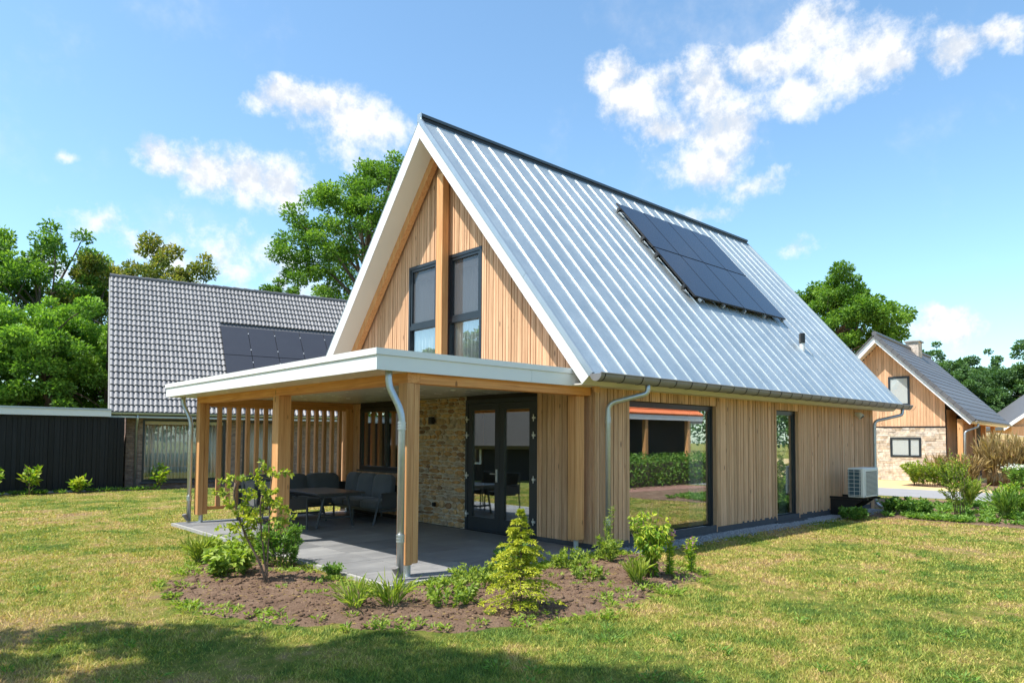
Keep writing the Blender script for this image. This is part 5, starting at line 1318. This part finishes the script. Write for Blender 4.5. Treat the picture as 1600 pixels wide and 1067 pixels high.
stems_plant('ornamental_grass', 'smaller straw coloured grass clump left of the large one', (24.3, 1.6, GZ), fan(90, 1.15, 1.1, pr_, base_r=.55 * 1.1), 12, .34, .035, L_ORN, stem_mat=L_ORN, stem_r=.008, spread_leaf=.2, tint=.35, seed=110, from_=.2)
stems_plant('garden_shrub', 'yellow green shrub below the stone wall of the right house', (23.0, 2.1, GZ), fan(60, 1.05, 1.1, pr_, branch=1, base_r=.55 * 1.1), 30, .13, .06, L_SAP, stem_r=.008, tint=.35, seed=111)
stems_plant('white_flower_clump', 'round clump of white flowers beside the ornamental grass', (23.2, -1.1, GZ), fan(70, .95, .85, pr_, branch=1, base_r=.55 * .85), 28, .13, .05, L_SHRUB, stem_r=.006, tint=.55, seed=112)
wf = np.random.default_rng(5); Pn = np.stack([wf.normal(0, .42, 260) + 23.2, wf.normal(0, .42, 260) - 1.1, GZ + .80 + wf.uniform(0, .14, 260)], 1)
Vv, Ff = leaves(Pn - np.array([23.2, -1.1, GZ]), wf.normal(size=Pn.shape), .07, .06, .2, r=wf)
obj('blossom', mesh_np('blossom', Vv, Ff, PETAL_W, np.repeat(wf.uniform(0, 1, 260), 4)), [o for o in bpy.data.objects if o.name.startswith('white_flower_clump')][0])
for lab, x, y, h, s_, sd in (('broad green shrub at the right edge behind the white flowers', 27.0, -2.3, 1.5, 1.4, 113), ('low yellow grass bank before the white flowers', 22.3, -2.2, .55, 1.0, 114), ('green shrub at the right picture edge by the road', 21.9, -3.4, 1.0, 1.0, 115), ('round green shrub beside the veranda posts of the right house', 29.0, .3, 1.2, 1.1, 116)):
    stems_plant('garden_shrub', lab, (x, y, GZ), fan(60, h, s_, pr_, branch=1, base_r=.55 * s_), 30, .14, .05 if sd != 114 else .02, L_SHRUB if sd != 114 else L_GRASSY, stem_r=.008, tint=.55, seed=sd)

# hedge mirrored in the side panes
hg = thing('clipped_hedge', 'green hedge with a path before it, mirrored in the large side window', 'hedge', (14.0, -8.9, GZ))
hr = np.random.default_rng(9); nP = 9000; Ph = np.stack([hr.uniform(-6, 6, nP), hr.normal(0, .34, nP), hr.uniform(.05, 1.15, nP) + .12 * np.sin(hr.uniform(0, 9, nP))], 1)
Vv, Ff = leaves(Ph, hr.normal(size=Ph.shape) + [0, 0, .3], .12, .07, .2, r=hr); obj('foliage', mesh_np('foliage', Vv, Ff, L_SHRUB, np.repeat(hr.uniform(0, 1, nP), 4)), hg)
MB().box((-6, 6), (-.2, .2), (0, .9)).build('inner_twigs', BARK, hg)
# woods that close the horizon
def woods(name, label, pts, h, n, seed, mat=L_BLUE, leaf=.7):
    r = np.random.default_rng(seed); P = []
    for (x0, y0), (x1, y1) in zip(pts[:-1], pts[1:]):
        u = r.uniform(0, 1, n)[:, None]; b = np.array([[x0, y0]]) * (1 - u) + np.array([[x1, y1]]) * u
        wob = np.array([mnoise.noise(Vector((p[0] * .16, p[1] * .16, seed))) for p in b]); top = h * (1 + .35 * wob)
        z = top * r.uniform(0.02, 1, n) ** .6; P.append(np.stack([b[:, 0] + r.normal(0, 2.2, n) * np.sqrt(np.clip(1.15 - z / top, 0, 1)), b[:, 1] + r.normal(0, 2.2, n) * np.sqrt(np.clip(1.15 - z / top, 0, 1)), z], 1))
    P = np.concatenate(P); Vv, Ff = leaves(P, r.normal(size=P.shape) + [0, 0, -.2], leaf, leaf * .7, .2, up=.4, r=r)
    o = obj(name, mesh_np(name, Vv, Ff, mat, np.repeat(np.clip(r.normal(.4, .25, len(P)), 0, 1), 4)), None, (0, 0, GZ)); tag(o, label, 'woods'); return stuff(o)
woods('distant_woods', 'belt of distant woods along the horizon', [(105, -60), (108, -20), (110, 20), (95, 60), (60, 90), (20, 95), (-30, 90), (-60, 60)], 7.5, 5200, 77)
woods('rear_woods', 'belt of trees behind the viewpoint, seen only in reflections', [(-60, 60), (-62, 10), (-50, -40), (-5, -60), (50, -55), (105, -60)], 8.5, 3000, 78)

# ------------------------------------------------------------------ planting bed, gravel, grass
BED = [(-5.52, 2.22), (-6.05, 1.31), (-5.97, .10), (-5.56, -.88), (-5.12, -1.41), (-4.63, -2.05), (-3.82, -2.41), (-3.06, -2.62), (-2.18, -2.5), (-.83, -2.36), (-.20, -2.08), (.10, -1.45), (.35, -.62), (.2, -.12), (-3.95, -.12), (-3.95, 4.6), (-4.25, 4.6), (-4.75, 3.6)]
BEDA = np.array(BED)
def inside(poly, x, y):
    c = np.zeros(x.shape, bool); n = len(poly)
    for i in range(n):
        x0, y0 = poly[i]; x1, y1 = poly[(i + 1) % n]
        k = ((y0 > y) != (y1 > y)) & (x < (x1 - x0) * (y - y0) / (y1 - y0 + 1e-12) + x0); c ^= k
    return c
def edge_dist(poly, x, y):
    d = np.full(x.shape, 1e9); n = len(poly)
    for i in range(n):
        a = np.array(poly[i]); b = np.array(poly[(i + 1) % n]); ab = b - a; t = np.clip(((x - a[0]) * ab[0] + (y - a[1]) * ab[1]) / (ab @ ab), 0, 1)
        d = np.minimum(d, np.hypot(x - a[0] - t * ab[0], y - a[1] - t * ab[1]))
    return d
st_ = .045
gx_, gy_ = np.meshgrid(np.arange(-6.3, .6, st_), np.arange(-2.9, 4.8, st_), indexing='ij')
ins = inside(BED, gx_, gy_); ed = edge_dist(BED, gx_, gy_); sdist = np.where(ins, ed, -ed)
wobb = np.array([[mnoise.noise(Vector((gx_[i, j] * 2.2, gy_[i, j] * 2.2, 3.0))) for j in range(gx_.shape[1])] for i in range(gx_.shape[0])])
rel_ = np.array([[mnoise.fractal(Vector((gx_[i, j] * 6.5, gy_[i, j] * 6.5, 0)), 1.0, 2.1, 4) for j in range(gx_.shape[1])] for i in range(gx_.shape[0])])
sdist = sdist + wobb * .22
bz = GZ - .03 + np.clip(sdist / .35, 0, 1) * .075 + rel_ * .022 * np.clip(sdist / .1 + .4, 0, 1)
keep = sdist > -.06
idx = -np.ones(gx_.shape, int); use = np.zeros(gx_.shape, bool)
cell = keep[:-1, :-1] & keep[1:, :-1] & keep[:-1, 1:] & keep[1:, 1:]
for di in (0, 1):
    for dj in (0, 1): use[di:di + cell.shape[0], dj:dj + cell.shape[1]] |= cell
idx[use] = np.arange(use.sum()); ci, cj = np.nonzero(cell)
FB = np.stack([idx[ci, cj], idx[ci + 1, cj], idx[ci + 1, cj + 1], idx[ci, cj + 1]], 1)
bed = struct(obj('soil_bed', mesh_np('soil_bed', np.stack([gx_[use], gy_[use], bz[use]], 1), FB, SOIL, smooth=True)))
def lumps(name, P, S_, mat, parent=None):
    """many small angular stones in one mesh"""
    base = np.array([(1, 0, 0), (-1, 0, 0), (0, 1, 0), (0, -1, 0), (0, 0, 1), (0, 0, -1), (.6, .6, .5), (-.6, -.5, .55)], float)
    tri = np.array([(0, 6, 4), (0, 2, 6), (2, 4, 6), (2, 1, 4), (1, 7, 4), (1, 3, 7), (3, 4, 7), (3, 0, 4), (0, 5, 2), (2, 5, 1), (1, 5, 3), (3, 5, 0)])
    n = len(P); V = base[None] * (1 + nrg.uniform(-.3, .3, (n, 8, 1))); an = nrg.uniform(0, 6.28, n); c, s = np.cos(an)[:, None], np.sin(an)[:, None]
    x = V[:, :, 0] * c - V[:, :, 1] * s; y = V[:, :, 0] * s + V[:, :, 1] * c
    V = np.stack([x * S_[:, None], y * S_[:, None] * .8, V[:, :, 2] * S_[:, None] * .62], 2) + P[:, None, :]
    F = (np.arange(n) * 8)[:, None, None] + tri[None]
    return stuff(obj(name, mesh_np(name, V.reshape(-1, 3), F.reshape(-1, 3), mat), parent))
sel = nrg.choice(np.flatnonzero((sdist > .0).ravel()), 5200)
cp = np.stack([gx_.ravel()[sel], gy_.ravel()[sel], bz.ravel()[sel] + .004], 1) + np.concatenate([nrg.uniform(-.02, .02, (5200, 2)), np.zeros((5200, 1))], 1)
o_ = lumps('soil_clods', cp, nrg.gamma(1.1, .0085, 5200) + .0025, SOIL); tag(o_, 'crumbly brown clods of earth lying in the front bed', 'soil')
lp = nrg.choice(np.flatnonzero((sdist > -.05).ravel()), 1500); LP = np.stack([gx_.ravel()[lp], gy_.ravel()[lp], bz.ravel()[lp] + .008], 1) + nrg.normal(0, .012, (1500, 3)) * [1, 1, .2]
LD = nrg.normal(size=(1500, 3)) * [1, 1, .12]; Vv, Ff = leaves(LP, LD, nrg.uniform(.02, .07, 1500), nrg.uniform(.003, .012, 1500), .1, up=.8)
o_ = obj('dry_litter', mesh_np('dry_litter', Vv, Ff, L_ORN, np.repeat(nrg.uniform(0, 1, 1500), 4))); tag(o_, 'dry straw and leaf litter scattered on the bed soil', 'litter'); stuff(o_)
n_ = 5200; gp = np.stack([nrg.uniform(.3, 10.9, n_), -.02 - np.abs(nrg.normal(0, .24, n_)) , np.full(n_, GZ + .012)], 1); gp[:, 1] = np.clip(gp[:, 1], -.62, -.02)
o_ = lumps('gravel', gp, nrg.uniform(.010, .024, n_), GRAVEL); tag(o_, 'strip of grey gravel along the foot of the side wall', 'gravel')
sheet('gravel_bed', GRAVEL, [(.3, -.46), (11.0, -.42), (11.0, .03), (.3, .03)], GZ + .005)

def small_weeds(name, label, cx, mat, n, L_, Wd, seed, cat='weeds'):
    r = np.random.default_rng(seed); P = []; D = []
    for (x, y) in cx:
        k = r.integers(14, 40); rad = r.uniform(.03, .10); an = r.uniform(0, 6.28, k); q = r.uniform(0, 1, k) ** .5 * rad
        P.append(np.stack([x + np.cos(an) * q, y + np.sin(an) * q, GZ + .005 + r.uniform(0, .05, k)], 1)); D.append(np.stack([np.cos(an) * .8, np.sin(an) * .8, r.uniform(.15, 1.1, k)], 1))
    P = np.concatenate(P); D = np.concatenate(D); Vv, Ff = leaves(P, D, L_ * r.uniform(.5, 1.3, len(P)), Wd * r.uniform(.6, 1.2, len(P)), .2, up=.6, r=r)
    o = obj(name, mesh_np(name, Vv, Ff, mat, np.repeat(r.uniform(.2, 1, len(P)), 4))); tag(o, label, cat); return stuff(o)
wr = np.random.default_rng(15); cand = np.flatnonzero((sdist > -.12).ravel() & ((sdist < .45).ravel() | (wr.uniform(0, 1, sdist.size) < .22)) & ~((gx_ > -3.95) & (gy_ > -.2)).ravel())
pk = wr.choice(cand, 260); small_weeds('bed_weeds', 'small scattered weeds sprouting in the soil of the bed', list(zip(gx_.ravel()[pk], gy_.ravel()[pk])), L_MINT, 0, .05, .022, 16)
pe = [(wr.uniform(-3.5, .2), -.28 - abs(wr.normal(0, .22))) for _ in range(120)]
small_weeds('edge_weeds', 'bright weeds crowding the patio edge right of the front post', pe, L_MINT, 0, .085, .022, 17)
vb_ = [(wr.uniform(8.6, 15), wr.uniform(-5.2, -.9)) for _ in range(420)]; vb_ = [(x, y) for x, y in vb_ if x > 9.0 - .12 * (y + 1)]
small_weeds('verge_weeds', 'low green weeds covering the planted verge at the right', vb_, L_SHRUB, 0, .12, .05, 18)
fw = [(wr.uniform(-7, -1.2), 18.55 + wr.normal(0, .12)) for _ in range(60)]
small_weeds('shed_weeds', 'thin weeds along the foot of the black shed', fw, L_SHRUB, 0, .14, .03, 19)
lw_ = []
while len(lw_) < 90:
    d_ = math.exp(wr.uniform(math.log(3), math.log(14))); a_ = math.radians(wr.uniform(12, 85)); x_, y_ = CAM.x + d_ * math.cos(a_), CAM.y + d_ * math.sin(a_)
    if (x_ > -6.3 and y_ > -3.0 and x_ < 12) or x_ > 8.5: continue
    lw_.append((x_, y_))
small_weeds('lawn_weeds', 'small green weeds and longer tufts dotted over the lawn', lw_, L_SHRUB, 0, .055, .014, 20)
VBED = [(8.9, -.65), (9.0, -1.5), (9.0, -3.2), (8.8, -5.5), (9.2, -9), (15.5, -9), (15.5, 1.0), (11.6, 1.0), (11.5, -.3)]
sheet('verge_soil', SOIL, VBED, GZ + .004)
sheet('shed_border', SOIL, [(-16, 18.35), (-1.0, 18.30), (4, 17.6), (12, 16.1), (12, 17.4), (-2.0, 19.5), (-16, 19.1)], GZ + .004)
sheet('veranda_border', SOIL, [(21.4, -6), (28.5, -6), (29.0, 1.0), (24.6, 2.0), (24.2, 3.2), (22.2, 3.0)], GZ + .004)

# grass blades over the lawn in view, denser towards the camera
NB = 640000
lr = np.exp(nrg.uniform(math.log(2.4), math.log(27.0), NB)); la = np.radians(nrg.uniform(3.0, 92.0, NB))
gxp = CAM.x + lr * np.cos(la); gyp = CAM.y + lr * np.sin(la)
ok = np.ones(NB, bool)
ok &= ~((gxp > -3.92) & (gxp < 12) & (gyp > -.40) & (gyp < 8.2)) | ((gxp < -.2) & (gyp > 7.8) & (gyp < 8.2))
ok &= ~((gxp > -3.93) & (gxp < .3) & (gyp > -.22) & (gyp < 7.78))
near_ = (gxp > -6.6) & (gxp < .7) & (gyp > -3.2) & (gyp < 5)
sdn = np.full(NB, -9.0); i_n = np.flatnonzero(near_)
inn = inside(BED, gxp[i_n], gyp[i_n]); edn = edge_dist(BED, gxp[i_n], gyp[i_n]); sdn[i_n] = np.where(inn, edn, -edn)
sdn[i_n] += np.array([mnoise.noise(Vector((gxp[i] * 2.2, gyp[i] * 2.2, 3.0))) for i in i_n]) * .22
ok &= nrg.uniform(0, 1, NB) > np.clip((sdn + .10) / .16, 0, 1)
ok &= ~inside(VBED, gxp, gyp) & ~((gxp > 15.4) & (gxp < 20.7)) & ~((gyp > 18.3 - .0 * gxp) & (gxp < 4)) & (gxp < 20)
ok &= ~((gxp > 3) & (gyp > 16.5))
gxp, gyp, lr = gxp[ok], gyp[ok], lr[ok]; n_ = len(gxp)
# thinner where the turf is worn
worn = np.array([mnoise.noise(Vector((gxp[i] * .9, gyp[i] * .9, 8.0))) for i in range(n_)])
k_ = nrg.uniform(0, 1, n_) < np.clip(.95 - np.clip(worn, 0, 1) * 1.0, .3, 1); gxp, gyp, lr, worn = gxp[k_], gyp[k_], lr[k_], worn[k_]; n_ = len(gxp)
hgt = (.020 + .024 * nrg.uniform(0, 1, n_)) * (1 - .35 * np.clip(worn, -.5, 1)) * np.where(nrg.uniform(0, 1, n_) < .02, 1.8, 1); an = nrg.uniform(0, 6.283, n_); wid = np.clip(lr * .00075, .0022, .014)
lean = nrg.uniform(.3, 1.35, n_); dx, dy = np.cos(an), np.sin(an); an2 = an + nrg.uniform(.6, 2.5, n_); wx, wy = np.cos(an2) * wid, np.sin(an2) * wid
B0 = np.stack([gxp - wx, gyp - wy, np.full(n_, GZ - .002)], 1); B1 = np.stack([gxp + wx, gyp + wy, np.full(n_, GZ - .002)], 1)
TP = np.stack([gxp + dx * hgt * lean, gyp + dy * hgt * lean, GZ + hgt * (1.05 - .35 * lean)], 1)
GV = np.stack([B0, B1, TP], 1).reshape(-1, 3); GF = np.arange(n_ * 3).reshape(-1, 3)
o_ = obj('lawn_grass', mesh_np('lawn_grass', GV, GF, GRASS, np.repeat(nrg.uniform(0, 1, n_), 3))); tag(o_, 'short dry lawn grass, green with yellow and brown patches', 'grass'); stuff(o_)
